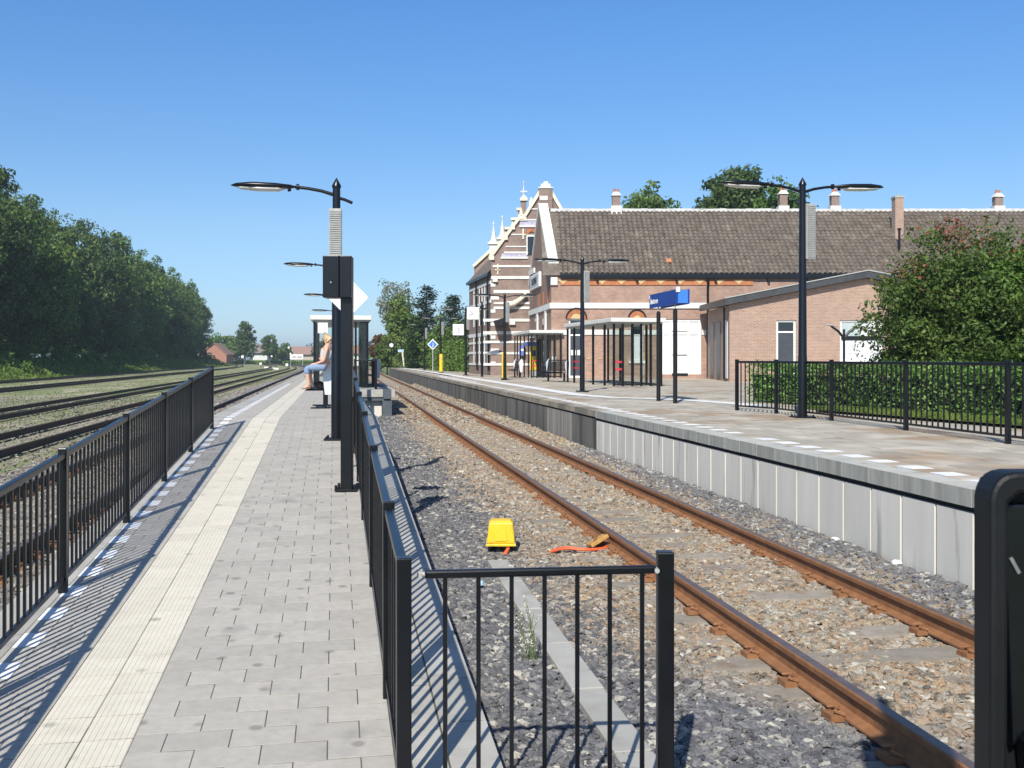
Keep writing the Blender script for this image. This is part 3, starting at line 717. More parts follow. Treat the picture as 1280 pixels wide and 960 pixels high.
rposts = [4.32, 5.53, 7.67, 9.99, 12.1, 14.3, 16.5, 18.7, 20.9, 23.1, 25.3, 27.5, 29.7, 31.9, 34.2]
fence('railing', 'long black steel bar fence on the right of the ramp, seen almost end on', [(.29-.172*y, y) for y in rposts], zi, nb=.145, post_w=.062)
fence('railing', 'black steel bar fence on the right hand platform in front of the hedge', [(4.62,21.2),(5.12,20.0),(5.48,17.7),(5.84,15.3),(6.2,12.9),(6.55,10.6),(6.9,8.3)], lambda p: .76, nb=.145)
# gate panel standing on the ballast
gt = thing('gate', 'black barred gate panel crossing the foreground between two square posts', 'gate', (-.43, 4.4, -.15))
zt = .905
mb = MB(); mb.bar((-.375,4.42,zt),(.63,4.52,zt+.002),.034,.036); obj('top_rail', mb, BLACK, gt, bevel=.010)
mb = MB(); mb.bar((-.375,4.42,-.02),(.63,4.52,-.018),.034,.03); obj('bottom_rail', mb, BLACK, gt)
bb = MB(); bb.box(-.0095,.0095,-.0095,.0095,-.02,zt-.015); bbm = bb.mesh('bar', BLACK)
for j in range(7):
    f = (j+.62)/7.05; put('bar', bbm, gt, M=Matrix.Translation((-.375+1.005*f, 4.42+.1*f, 0)))
mb = MB(); mb.box(.635,.707,4.49,4.562,-.4,.985); obj('post', mb, BLACK, gt, bevel=.007)
mb = MB(); mb.tube([(.612,4.517,zt),(.637,4.52,zt)], .012, 8); mb.tube([(-.405,4.42,zt),(-.37,4.42,zt)], .012, 8); obj('hinge', mb, GREYP, gt)
mb = MB(); mb.tube([(.63,4.49,zt+.003),(.63,4.475,zt+.003)], .011, 8); mb.tube([(-.39,4.40,zt),(-.39,4.385,zt)], .009, 8); obj('bolt', mb, GREYP, gt)
# ------------------------------------------------------------ text
def text_mesh(s, height, m, name='lettering', ext=.004, bold=False, wscale=1.0):
    c = bpy.data.curves.new(name, 'FONT'); c.body = s; c.size = height*1.38; c.extrude = ext; c.align_x = 'LEFT'
    if bold: c.offset = height*.022
    o = bpy.data.objects.new(name, c); COL.objects.link(o)
    dg = bpy.context.evaluated_depsgraph_get(); me = bpy.data.meshes.new_from_object(o.evaluated_get(dg)); bpy.data.objects.remove(o)
    me.materials.clear(); me.materials.append(m); me.name = name
    xs = [v.co.x for v in me.vertices]; x0, x1 = min(xs), max(xs)
    for v in me.vertices: v.co.x = (v.co.x - (x0+x1)/2)*wscale
    return me, (x1-x0)*wscale

# ------------------------------------------------------------ long building facing the camera
YF = 57.0
def px(x, Y=YF): return (x-640)/F*Y
def pz(y, Y=YF): return CZ - (y-HZ)/F*Y
def wall_holes(mb, x0, x1, z0, z1, y, th, holes, top=None):
    xs = sorted(set([x0, x1] + [h[0] for h in holes] + [h[1] for h in holes])); zs = sorted(set([z0, z1] + [h[2] for h in holes] + [h[3] for h in holes]))
    for i in range(len(xs)-1):
        for j in range(len(zs)-1):
            a, b, c, d = xs[i], xs[i+1], zs[j], zs[j+1]
            if any(h[0] <= a and h[1] >= b and h[2] <= c and h[3] >= d for h in holes): continue
            mb.add([(a,y,c),(b,y,c),(b,y,d),(a,y,d)], [(0,1,2,3)])
    for (a, b, c, d) in holes:
        mb.add([(a,y,c),(b,y,c),(b,y,d),(a,y,d),(a,y+th,c),(b,y+th,c),(b,y+th,d),(a,y+th,d)], [(0,4,5,1),(1,5,6,2),(2,6,7,3),(3,7,4,0)])
def arch(mb, xc, z, r, y, th=.07, w_=.22, n=12, a0=0.0):
    for k in range(n):
        a = a0 + (math.pi-2*a0)*k/n; b = a0 + (math.pi-2*a0)*(k+1)/n - .03
        ps = [(xc+r*math.cos(a), z+r*math.sin(a)), (xc+(r+w_)*math.cos(a), z+(r+w_)*math.sin(a)), (xc+(r+w_)*math.cos(b), z+(r+w_)*math.sin(b)), (xc+r*math.cos(b), z+r*math.sin(b))]
        mb.prism(ps, y-th, y+.03)
lb = thing('station_wing', 'long low brick station wing with a dark tiled roof and white bands facing the camera', 'building', (10, 57, .76))
GT = (-.1045, .9945)       # direction of the gable end wall, away from the camera
G0 = (2.17, 57.0)
def gpnt(s, z, out=0): return (G0[0] + GT[0]*s - GT[1]*out, G0[1] + GT[1]*s + GT[0]*out, z)
DA = (px(710.5), px(730.5), .76, pz(398)); WB = (px(788.5), px(804), pz(451), pz(398)); SD = (px(827), px(876.5), .95, pz(399))
mb = MB(); wall_holes(mb, G0[0], 36, .3, 6.5, YF, .25, [DA, WB, SD]); obj('front_wall', mb, BR_FRONT, lb)
mb = MB(); g = [gpnt(0,.3), gpnt(9.85,.3), gpnt(9.85,6.5), gpnt(4.93,11.0), gpnt(0,6.5)]
gi_ = [gpnt(s,z,-.45) for (s,z) in ((0,.3),(9.85,.3),(9.85,6.5),(4.93,11.0),(0,6.5))]
gi_[0] = (G0[0]+.45, YF+.002, .3); gi_[4] = (G0[0]+.45, YF+.002, 6.5)
mb.add(g + gi_, [(4,3,2,1,0),(5,6,7,8,9),(4,9,8,3),(3,8,7,2)])
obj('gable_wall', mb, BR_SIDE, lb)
mb = MB(); mb.box(G0[0]-1.0, 36, 66.6, 66.8, .3, 6.5); obj('back_wall', mb, BR_SIDE, lb)
# door
def framed(name, x0, x1, z0, z1, y, fw, fm, panes, parent, mull=[], trans=[]):
    """frame with mullions (x) and transoms (z), pane boxes (x0,x1,z0,z1,mat)"""
    mb = MB(); d = .08
    mb.box(x0, x0+fw, y, y+d, z0, z1); mb.box(x1-fw, x1, y, y+d, z0, z1); mb.box(x0+fw, x1-fw, y, y+d, z1-fw, z1); mb.box(x0+fw, x1-fw, y, y+d, z0, z0+fw)
    for m_ in mull: mb.box(m_-fw*.4, m_+fw*.4, y+.004, y+d, z0+fw, z1-fw)
    for z_ in trans: mb.box(x0+fw, x1-fw, y+.008, y+d-.002, z_-fw*.4, z_+fw*.4)
    f = obj(name, mb, fm, parent)
    for (a, b, c, e, m_) in panes:
        q = MB(); q.box(a, b, y+.045, y+.06, c, e); obj('pane', q, m_, f)
    return f
DOORG = mat('door_slate', (.045,.05,.062), (.06,.066,.08), 4, rough=.45)
SHUT = mat('shutter_white', (.62,.64,.66), (.70,.715,.73), 2.5, rough=.6)
a, b, c, e = DA
framed('door', a, b, c, e, YF+.10, .11, WHITE, [(a+.1, b-.1, pz(418), e-.1, GLASS), (a+.1, b-.1, c+.08, pz(419.5), DOORG)], lb, trans=[pz(418.8)])
mb = MB(); mb.box(a+.14, a+.42, YF+.11, YF+.135, pz(444), pz(437.5)); mb.box(a+.5, a+.80, YF+.11, YF+.135, pz(444), pz(437.5)); obj('notice', mb, WHITE, lb)
a, b, c, e = WB
framed('window', a, b, c, e, YF+.10, .07, WHITE, [(a+.06, b-.06, pz(418), e-.06, GLASS), (a+.06, b-.06, c+.06, pz(419), SHUT)], lb, trans=[pz(418.5)])
mb = MB(); mb.box(a-.12, b+.12, YF-.10, YF+.08, c-.13, c-.005); obj('sill', mb, WHITEB, lb)
a, b, c, e = SD
xm = [px(839), px(861)]
framed('shutter_door', a, b, c, e, YF+.06, .13, WHITE, [(a+.1, xm[0], c+.1, e-.1, SHUT), (xm[0], xm[1], pz(413.5), e-.1, WHITE), (xm[0], xm[1], c+.1, pz(414.5), SHUT), (xm[1], b-.1, c+.1, e-.1, SHUT)], lb, mull=xm, trans=[pz(417)])
mb = MB(); mb.box(xm[0]+.08, xm[1]-.08, YF+.07, YF+.105, pz(444), pz(443.4)); mb.box(xm[0]+.05, xm[1]-.05, YF-.02, YF+.12, pz(470), pz(466.5)); obj('door_gap', mb, BLACKM, lb)
for (xc, r) in (((DA[0]+DA[1])/2, .34), ((WB[0]+WB[1])/2, .25)):
    mb = MB(); arch(mb, xc, DA[3]-.02, r-.02, YF, .05, .20); obj('arch', mb, ORB, lb)
    mb = MB(); mb.prism([(xc-r, DA[3]-.01)] + [(xc+(r-.03)*math.cos(t_), DA[3]-.01+(r-.03)*math.sin(t_)) for t_ in [math.pi*k/10 for k in range(11)]][::-1][1:-1] + [(xc+r, DA[3]-.01)], YF-.015, YF+.02); obj('tympanum', mb, YELB, lb)
    mb = MB(); arch(mb, xc, DA[3], r+.19, YF, .10, .07, 14); obj('hood_mould', mb, BLACKM, lb)
# bands
def bands(zs, segs, y, parent, m=WHITEB, proud=.06):
    for (z0, z1) in zs:
        for (a, b) in segs:
            mb = MB(); mb.box(a, b, y-proud, y+.05, z0, z1); obj('band', mb, m, parent)
bands([(pz(385.5), pz(378.5))], [(G0[0]-.06, 10.75)], YF, lb, proud=.08)
bands([(pz(418.5), pz(412.5))], [(G0[0]-.05, DA[0]-.02), (DA[1]+.02, WB[0]-.02), (WB[1]+.02, SD[0]-.02), (SD[1]+.02, 10.72)], YF, lb)
for (z0, z1) in ((pz(385.5), pz(378.5)), (pz(418.5), pz(412.5))):
    mb = MB(); mb.bar(gpnt(0,(z0+z1)/2,.03), gpnt(9.9,(z0+z1)/2,.03), .10, z1-z0); obj('band', mb, WHITEB, lb)
# frieze of orange brick with yellow zigzags
mb = MB(); mb.box(G0[0]+.5, 10.7, YF-.05, YF, pz(356.5), pz(349.2)); mb.box(10.9, 13.3, YF-.05, YF, pz(356.5), pz(349.2)); obj('frieze', mb, ORB, lb)
mb = MB(); x = 2.8
while x < 13.2:
    for dx in (0,):
        mb.prism([(x-.30, pz(350)), (x+.30, pz(350)), (x+.10, pz(353.5)), (x, pz(356)), (x-.10, pz(353.5))], YF-.075, YF-.04)
    x += 1.08
obj('zigzag', mb, YELB, lb)
mb = MB(); x = 3.0
while x < 10.5:
    if not (DA[0]-.2 < x < DA[1]+.2 or WB[0]-.2 < x < WB[1]+.2 or SD[0]-.15 < x < SD[1]+.15): mb.prism([(x-.22, pz(446.3)), (x-.10, pz(448)), (x, pz(449)), (x+.10, pz(448)), (x+.22, pz(446.3)), (x, pz(447.6))], YF-.03, YF)
    x += .62
obj('diaper_course', mb, YELB, lb)
mb = MB(); mb.box(G0[0]+.5, 36, YF-.24, YF-.02, pz(348), pz(342.6)); obj('gutter', mb, BLACK, lb, bevel=.02)
for xb in (746.5, 796, 845.5, 894, 960, 1010):
    mb = MB(); mb.box(px(xb)-.06, px(xb)+.06, YF-.22, YF, pz(352.5), pz(348.1)); obj('bracket', mb, BLACKM, lb)
mb = MB(); mb.tube([(px(884.3), YF-.30, pz(348.2)), (px(884.3), YF-.12, pz(358)), (px(884.3), YF-.12, .80)], .065, 8); obj('downpipe', mb, BLACK, lb)
# stepped shoulder stone, small plaque, gable dressings
mb = MB(); mb.box(px(688.3), px(697), YF-.14, YF+.4, pz(356.5), pz(346.8)); obj('kneeler', mb, WHITEB, lb, bevel=.02)
mb = MB(); mb.box(px(690), px(695), YF-.08, YF-.002, pz(453), pz(445.5)); obj('plaque', mb, WHITE, lb)
mb = MB()
for (s0, z0, s1, z1) in ((.55, 7.05, 4.93, 11.05), (9.9, 6.5, 4.93, 11.05)):
    A = Vector(gpnt(s0, z0, -.2)); B = Vector(gpnt(s1, z1, -.2)); mb.bar(A, B, .56, .22)
obj('gable_coping', mb, WHITEB, lb)
def gbox(mb, s0, s1, z0, z1, o0, o1):
    vs = [gpnt(s, z, o) for z in (z0, z1) for (s, o) in ((s0,o0),(s1,o0),(s1,o1),(s0,o1))]
    mb.add(vs, [(3,2,1,0),(4,5,6,7),(0,1,5,4),(1,2,6,5),(2,3,7,6),(3,0,4,7)])
for s0 in (1.9, 5.5):
    mb = MB(); gbox(mb, s0, s0+.55, 1.55, 4.62, -.02, .07); obj('pilaster', mb, WHITEB, lb)
    mb = MB(); gbox(mb, s0+.6, s0+1.7, 1.7, 4.5, -.02, .012); obj('window', mb, GLASS, lb)
    mb = MB(); gbox(mb, s0-.1, s0+1.9, 1.40, 1.54, -.02, .14); obj('sill', mb, WHITEB, lb)
for s0 in (1.2, 3.0, 5.0):
    mb = MB(); gbox(mb, s0, s0+.55, 4.95, 5.7, -.02, .03); obj('blind_arch', mb, ORB, lb)
mb = MB(); gbox(mb, 7.0, 9.6, 7.15, 7.45, -.02, .1); obj('band', mb, WHITEB, lb)
nb_ = thing('name_board', 'white framed station name board high on the gable end, reading Susteren', 'sign', gpnt(5.7, 6.2, .1))
mb = MB(); gbox(mb, 4.1, 8.3, 6.12, 6.98, .01, .16); obj('frame', mb, WHITE, nb_)
mb = MB(); gbox(mb, 4.3, 8.1, 6.24, 6.86, .165, .175); obj('board', mb, mat('board_bluegrey', (.42,.47,.53), (.5,.55,.6), 5, rough=.6), nb_)
me, wd = text_mesh('SUSTEREN', .38, BLACKM, bold=True)
X_ = Vector((-GT[0], -GT[1], 0)); Z_ = Vector((0,0,1)); Nn_ = X_.cross(Z_)
Mt = Matrix.Translation(gpnt(6.2, 6.36, .185)) @ Matrix((X_, Z_, Nn_)).transposed().to_4x4()
put('lettering', me, nb_, M=Mt)
# roof of undulating tiles
ROOF = mat('roof_tiles', (.115,.092,.073), (.175,.145,.118), 2.4, rough=.8, c3=(.21,.185,.145), s3=1.6, w3=.42, bump=.3, bscale=30, island=.16)
def tile_roof(name, x0, x1, pA, pB, mat_, parent, px_=.285, rows=20, samp=4, gap_left=None):
    """pA=(y,z) eave, pB=(y,z) ridge; every row laps over the one below"""
    cols = int((x1-x0)/px_); V = []; Fc = []
    n_ = Vector((0, -(pB[1]-pA[1]), (pB[0]-pA[0]))).normalized()
    for r in range(rows):
        t0, t1 = r/rows, (r+1.06)/rows
        for c_ in range(cols):
            base = len(V); jit = random.uniform(-.006, .008)
            for (t_, lift) in ((t0, -.012+.052), (t0, .052), (t1, .012)):
                lo = (t_ == t0 and lift < .045)
                for k in range(samp+1):
                    ph = k/samp; h_ = .052*math.sin(ph*math.pi*2) + .02*math.cos(ph*math.pi*4)
                    x = x0 + (c_+ph)*px_
                    y = pA[0] + (pB[0]-pA[0])*t_ ; z = pA[1] + (pB[1]-pA[1])*t_
                    off = lift + h_ + jit - (.055 if lo else 0)
                    V.append((x, y + n_.y*off, z + n_.z*off))
            for j in range(2):
                for k in range(samp):
                    q = base + j*(samp+1) + k; Fc.append((q, q+1, q+samp+2, q+samp+1))
    me = bpy.data.meshes.new(name); me.from_pydata(V, [], Fc); me.materials.append(mat_); me.update()
    return put(name, me, parent, kind='stuff')
EV, RG = (YF-.22, pz(342)), (61.95, 10.72)
tile_roof('roof_tiles', 2.62, 36, EV, RG, ROOF, lb)
mb = MB(); mb.add([(1.7,EV[0]+.03,EV[1]-.1),(36,EV[0]+.03,EV[1]-.1),(36,RG[0],RG[1]-.06),(1.7,RG[0],RG[1]-.06),(1.7,67,6.4),(36,67,6.4)], [(0,1,2,3),(3,2,5,4)]); obj('roof', mb, ROOF, lb)
RIDGE = mat('ridge_mortar', (.50,.50,.48), (.66,.66,.64), 3, rough=.8, c3=(.35,.34,.32), s3=2, w3=.4)
mb = MB(); x = 2.3
while x < 35.8:
    mb.box(x, x+.385, 61.8, 62.14, 10.62, 10.80+random.uniform(-.015,.015)); x += .39
obj('ridge_tiles', mb, RIDGE, lb, kind='stuff')
q = MB(); yy = EV[0]+(RG[0]-EV[0])*.16; zz = EV[1]+(RG[1]-EV[1])*.16
q.cbox((px(836, yy), yy, zz+.10), (.30,.34,.05), Matrix.Rotation(.72, 3, 'X')); obj('odd_tile', q, ORB, lb, label='single orange tile low on the dark roof')
def chimney(xp, yb, yt, Y, w_=.46, label='', pots=True):
    t = MB(); X = px(xp, Y); z0, z1 = pz(262.5, Y)-.3, pz(yt, Y)
    c = obj('chimney', t.box(X-w_/2, X+w_/2, Y-w_/2, Y+w_/2, z0, z1-.32), BR_HOUSE, lb, label=label)
    k = MB(); k.box(X-w_*.68, X+w_*.68, Y-w_*.68, Y+w_*.68, z0, z0+.52); obj('base', k, WHITEB, c)
    k = MB(); k.add([(X-w_*.66,Y-w_*.66,z1-.32),(X+w_*.66,Y-w_*.66,z1-.32),(X+w_*.66,Y+w_*.66,z1-.32),(X-w_*.66,Y+w_*.66,z1-.32),(X-w_*.3,Y-w_*.3,z1-.08),(X+w_*.3,Y-w_*.3,z1-.08),(X+w_*.3,Y+w_*.3,z1-.08),(X-w_*.3,Y+w_*.3,z1-.08)], [(3,2,1,0),(4,5,6,7),(0,1,5,4),(1,2,6,5),(2,3,7,6),(3,0,4,7)]); obj('cap', k, WHITEB, c)
    k = MB(); k.tube([(X-.09,Y,z1-.1),(X-.09,Y,z1+.12)], .075, 8); k.tube([(X+.10,Y,z1-.1),(X+.10,Y,z1+.10)], .075, 8); obj('pot', k, ORB, c)
chimney(770, 0, 238.5, 62); chimney(978.5, 0, 236.5, 62.2); chimney(1043, 0, 238.5, 62.2); chimney(1247, 0, 240, 62.2)
mb = MB(); Xs = px(1122, 59.8); mb.box(Xs-.24, Xs+.24, 59.5, 60.1, 7.5, pz(248, 59.8)); c = obj('chimney', mb, BR_ANNEX, lb, label='plain brick chimney rising through the front roof slope')
mb = MB(); mb.box(Xs-.28, Xs+.28, 59.46, 60.14, pz(248, 59.8), pz(248, 59.8)+.1); mb.tube([(Xs+.02,59.8,pz(248,59.8)),(Xs+.02,59.8,pz(248,59.8)+.22)], .09, 8); obj('cap', mb, CONC, c)
mb = MB(); mb.tube([(Xs-.35,58.6,7.6),(Xs-.35,58.6,9.15)], .07, 8); mb.tube([(Xs-.35,58.6,9.12),(Xs-.35,58.6,9.22)], .11, 8); obj('vent_pipe', mb, BLACK, lb)

# ------------------------------------------------------------ annex
YA = 50.0
ax = thing('brick_annex', 'low modern brick annex with a shallow black edged gable in front of the long wing', 'building', (15, 50, .76))
W1 = (px(970.5,YA), px(995,YA), .80, pz(400,YA)); W2 = (px(1050,YA), px(1104,YA), pz(452,YA), pz(400,YA))
XL, XR, XA, ZL, ZA = 10.54, 24.2, px(1082,YA), pz(381,YA), pz(348,YA)
mb = MB(); wall_holes(mb, XL, XR, .3, ZL, YA, .2, [W1, W2]); mb.add([(XL,YA,ZL),(XR,YA,ZL),(XA,YA,ZA)], [(0,1,2)]); obj('front_wall', mb, BR_ANNEX, ax)
sx = lambda s: XL + .27*s
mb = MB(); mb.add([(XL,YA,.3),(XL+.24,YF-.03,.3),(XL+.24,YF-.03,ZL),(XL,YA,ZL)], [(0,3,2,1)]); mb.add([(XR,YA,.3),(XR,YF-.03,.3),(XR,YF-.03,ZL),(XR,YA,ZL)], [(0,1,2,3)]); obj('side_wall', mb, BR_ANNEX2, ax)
for (ya, yb, m_) in ((50.5, 51.3, SHUT), (52.6, 53.6, DOORG), (54.6, 55.6, DOORG)):
    mb = MB(); xx = XL + .24*(ya-YA)/7; mb.box(xx-.03, xx+.05, ya, yb, .85, 3.7); obj('door', mb, m_, ax)
slope = (ZA - ZL)/(XA - XL)
mb = MB()
for (xa_, za_, xb_, zb_) in ((XL-.28, ZL-.28*slope+.02, XA, ZA+.02), (XA, ZA+.02, XR+.3, ZL-.05)):
    mb.add([(xa_,YA-.35,za_),(xb_,YA-.35,zb_),(xb_,YA-.35,zb_+.33),(xa_,YA-.35,za_+.33),(xa_,YF-.5,za_),(xb_,YF-.5,zb_),(xb_,YF-.5,zb_+.33),(xa_,YF-.5,za_+.33)], [(0,1,2,3),(7,6,5,4),(3,2,6,7),(0,4,5,1),(0,3,7,4),(1,5,6,2)])
FAS = mat('fascia_black', (.035,.037,.04), (.06,.062,.066), 3, rough=.5)
obj('roof', mb, FAS, ax)
mb = MB(); mb.bar((XL-.3,YA-.37,ZL+.36-.28*slope), (XA,YA-.37,ZA+.37), .04, .05); mb.bar((XA,YA-.37,ZA+.37), (XR+.3,YA-.37,ZL+.30), .04, .05); obj('roof_trim', mb, GREYP, ax)
a, b, c, e = W1
framed('window', a, b, c, e, YA+.08, .10, WHITE, [(a+.08,b-.08,pz(414,YA),e-.08,GLASS),(a+.08,b-.08,c+.08,pz(416,YA),DOORG)], ax, trans=[pz(415,YA)])
a, b, c, e = W2
framed('window', a, b, c, e, YA+.08, .10, WHITE, [(a+.08,px(1078,YA),pz(420,YA),e-.08,mat('pale_glass',(.35,.42,.42),(.5,.56,.55),2,rough=.15)),(px(1078,YA),b-.08,pz(420,YA),e-.08,SHUT),(a+.08,px(1078,YA),c+.06,pz(425,YA),SHUT),(px(1078,YA),b-.08,c+.06,pz(425,YA),SHUT)], ax, mull=[px(1078,YA)])
mb = MB(); mb.box(a+.08, b-.08, YA+.06, YA+.13, pz(424.5,YA), pz(420,YA)); obj('blind_box', mb, BLACKM, ax)
mb = MB(); mb.box(a-.08, b+.08, YA-.06, YA+.07, c-.10, c-.005); obj('sill', mb, WHITEB, ax)
mb = MB(); mb.tube([(XL-.16, YA+.5, ZL-.1), (XL-.16, YA+.5, .8)], .05, 8); obj('downpipe', mb, BLACK, ax)

# ------------------------------------------------------------ main station house behind, with gables
YH = 68.0
hs = thing('station_house', 'tall brick station house with white bands, sloping stone copings and a stepped gable', 'building', (1, 70, .76))
hx = lambda x: px(x, YH); hz = lambda y: pz(y, YH)
XHL, XHR = -1.40, 5.9
mb = MB()
gab = [(XHL,.3),(XHR,.3),(XHR,8.3),(hx(701),hz(262)),(hx(690),hz(240)),(hx(683),hz(232)),(hx(676),hz(236)),(hx(657),hz(268)),(hx(649),hz(271)),(XHL+.05,hz(321)),(XHL,hz(343))]
WH = (hx(659.5), hx(669.5), hz(319), hz(296))
mb.prism(gab, YH, YH+.3); obj('front_gable_wall', mb, BR_HOUSE, hs)
q = MB(); q.box(WH[0], WH[1], YH-.04, YH-.012, WH[2], WH[3]); w_ = obj('window', q, GLASS, hs)
q = MB(); q.box(WH[0]-.08, WH[1]+.08, YH-.09, YH-.045, WH[3], WH[3]+.13); q.box(WH[0]-.08, WH[0], YH-.09, YH-.045, WH[2], WH[3]); q.box(WH[1], WH[1]+.06, YH-.09, YH-.045, WH[2], WH[3]); obj('frame', q, WHITEB, w_)
q = MB(); arch(q, (WH[0]+WH[1])/2, WH[3]+.14, .2, YH, .08, .2, 8); obj('arch', q, ORB, hs)
def cop(mb, p, q_, wd=.5, th=.2): mb.bar((hx(p[0]), YH+.1, hz(p[1])), (hx(q_[0]), YH+.1, hz(q_[1])), wd, th)
mb = MB(); cop(mb, (612,323), (650,271)); cop(mb, (656,270), (677,236)); cop(mb, (689,240), (703,264))
mb.box(hx(648), hx(658), YH-.12, YH+.3, hz(276), hz(269)); obj('gable_coping', mb, CREAM, hs)
for (xp, yb, yt, w_) in ((651.5,271,259,.20), (614.5,322,311,.18), (664,254,246,.14), (632,297,289,.14), (641,284,277,.14)):
    X = hx(xp); t_ = MB(); t_.box(X-w_, X+w_, YH-.16, YH+.24, hz(yb+3), hz(yb-2)); t_.lathe([(w_*1.25,hz(yb-2)),(w_*.5,hz(yb-4)),(w_*.7,hz(yb-5.5)),(0,hz(yt))], (X,YH+.04), 8); obj('pinnacle', t_, CREAM, hs)
for k in range(7):
    mb = MB(); mb.box(hx(613.3), hx(613.3)+(.55 if k % 2 else .32), YH-.035, YH+.02, 1.4+k*.86, 1.62+k*.86); obj('quoin', mb, WHITEB, hs)
for (ya, yb) in ((334,331.5),(309,307.5),(294,292.5),(262,260.5)):
    half = {334:(616,671),309:(632,659),294:(639,659),262:(660,672)}[ya]; mb = MB(); mb.box(hx(half[0]), hx(half[1]), YH-.05, YH+.02, hz(ya), hz(yb)); obj('band', mb, WHITEB, hs)
# crowning chimney-like pier
mb = MB(); mb.box(hx(673.5), hx(690.5), YH-.22, YH+.7, hz(262), hz(236)); pier = obj('pier', mb, BR_HOUSE, hs)
mb = MB(); mb.box(hx(672.8), hx(691.2), YH-.27, YH+.75, hz(236), hz(234.5)); mb.box(hx(676), hx(688), YH-.1, YH+.5, hz(234.4), hz(230)); mb.box(hx(679.5), hx(685), YH-.05, YH+.4, hz(229.9), hz(227)); mb.box(hx(674.5), hx(684.5), YH-.26, YH-.225, hz(251), hz(245.5)); obj('cap', mb, WHITEB, pier)
for (ya, yb) in ((366.5,362.6),(380.3,377.7),(386.5,383.3),(402,398.4),(418,414),(429,426),(443,440.2),(457,454)):
    mb = MB(); mb.box(hx(617 if ya < 390 else 604), hx(672), YH-.06, YH+.05, hz(ya), hz(yb)); obj('band', mb, WHITEB, hs)
mb = MB(); mb.box(hx(614), hx(672), YH-.07, YH+.05, hz(348.8), hz(345.2)); obj('band', mb, WHITEB, hs)
mb = MB(); mb.box(hx(626), hx(660), YH-.08, YH+.05, hz(323.5), hz(321)); mb.box(hx(630), hx(660), YH-.08, YH+.05, hz(317), hz(314.6)); mb.box(hx(649), hx(672), YH-.08, YH+.05, hz(275.8), hz(274)); mb.box(hx(649), hx(672), YH-.08, YH+.05, hz(284), hz(281.5)); obj('band', mb, WHITEB, hs)
mb = MB(); mb.box(hx(627), hx(659), YH-.04, YH+.05, hz(320.9), hz(317.1)); mb.box(hx(650), hx(671), YH-.04, YH+.05, hz(281.4), hz(275.9)); obj('frieze', mb, PURP, hs)
mb = MB(); mb.box(hx(621.5), hx(623), YH-.07, YH, hz(343), hz(330)); mb.box(hx(619), hx(625), YH-.07, YH-.003, hz(338), hz(336.5)); mb.box(hx(653), hx(655), YH-.07, YH, hz(299), hz(286)); obj('wall_anchor', mb, CREAM, hs)
mb = MB(); mb.box(hx(616), hx(622), YH-.2, YH, hz(352.5), hz(347.5)); mb.box(hx(637), hx(644), YH-.2, YH, hz(406), hz(400)); obj('corbel', mb, WHITEB, hs)
# track side wall
ST = (-.1935, .981)
def spt(s, z, o=0): return (XHL + ST[0]*s - ST[1]*o, YH + ST[1]*s + ST[0]*o, z)
def sbox(mb, s0, s1, z0, z1, o0, o1):
    vs = [spt(s, z, o) for z in (z0, z1) for (s, o) in ((s0,o0),(s1,o0),(s1,o1),(s0,o1))]
    mb.add(vs, [(3,2,1,0),(4,5,6,7),(0,1,5,4),(1,2,6,5),(2,3,7,6),(3,0,4,7)])
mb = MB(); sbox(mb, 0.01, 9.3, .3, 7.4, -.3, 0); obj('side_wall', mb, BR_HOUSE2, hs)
mb = MB(); sbox(mb, -.1, 9.3, 7.28, 7.48, 0, .24); obj('gutter', mb, BLACK, hs)
mb = MB(); A, B = spt(.2,7.45,.2), spt(9.2,7.45,.2); C_, D_ = (B[0]+1.9, B[1]+.3, 9.6), (A[0]+1.9, A[1]+.3, 9.6); E_, F_ = (B[0]+5, B[1]+.3, 12.2), (A[0]+3.6, A[1]+.3, 12.4)
mb.add([A,B,C_,D_,E_,F_], [(0,1,2,3),(3,2,4,5)]); mb.add([(XHR,68.3,8.2),(XHR-.5,77,8.2),E_,F_], [(0,1,2,3)]); obj('roof', mb, ROOF, hs)
for (z0, z1) in ((6.75,6.95),(5.5,5.7),(3.35,3.6),(2.85,3.0),(2.15,2.3),(1.35,1.5)):
    mb = MB(); sbox(mb, -.05, 9.3, z0, z1, -.02, .05); obj('band', mb, WHITEB, hs)
for s0 in (1.2, 3.4, 5.8):
    for (z0, z1) in ((4.2, 6.6), (1.6, 3.2)):
        mb = MB(); sbox(mb, s0, s0+1.0, z0, z1, -.02, .02); w_ = obj('window', mb, GLASS, hs)
        mb = MB(); sbox(mb, s0-.12, s0, z0-.1, z1+.12, -.02, .06); sbox(mb, s0+1.0, s0+1.12, z0-.1, z1+.12, -.02, .06); obj('frame', mb, WHITEB, w_)
mb = MB(); mb.tube([spt(.2,7.3,.2), spt(.25,1,.12)], .06, 6); mb.tube([spt(4.9,7.3,.2), spt(4.9,1,.12)], .06, 6); obj('downpipe', mb, BLACK, hs)
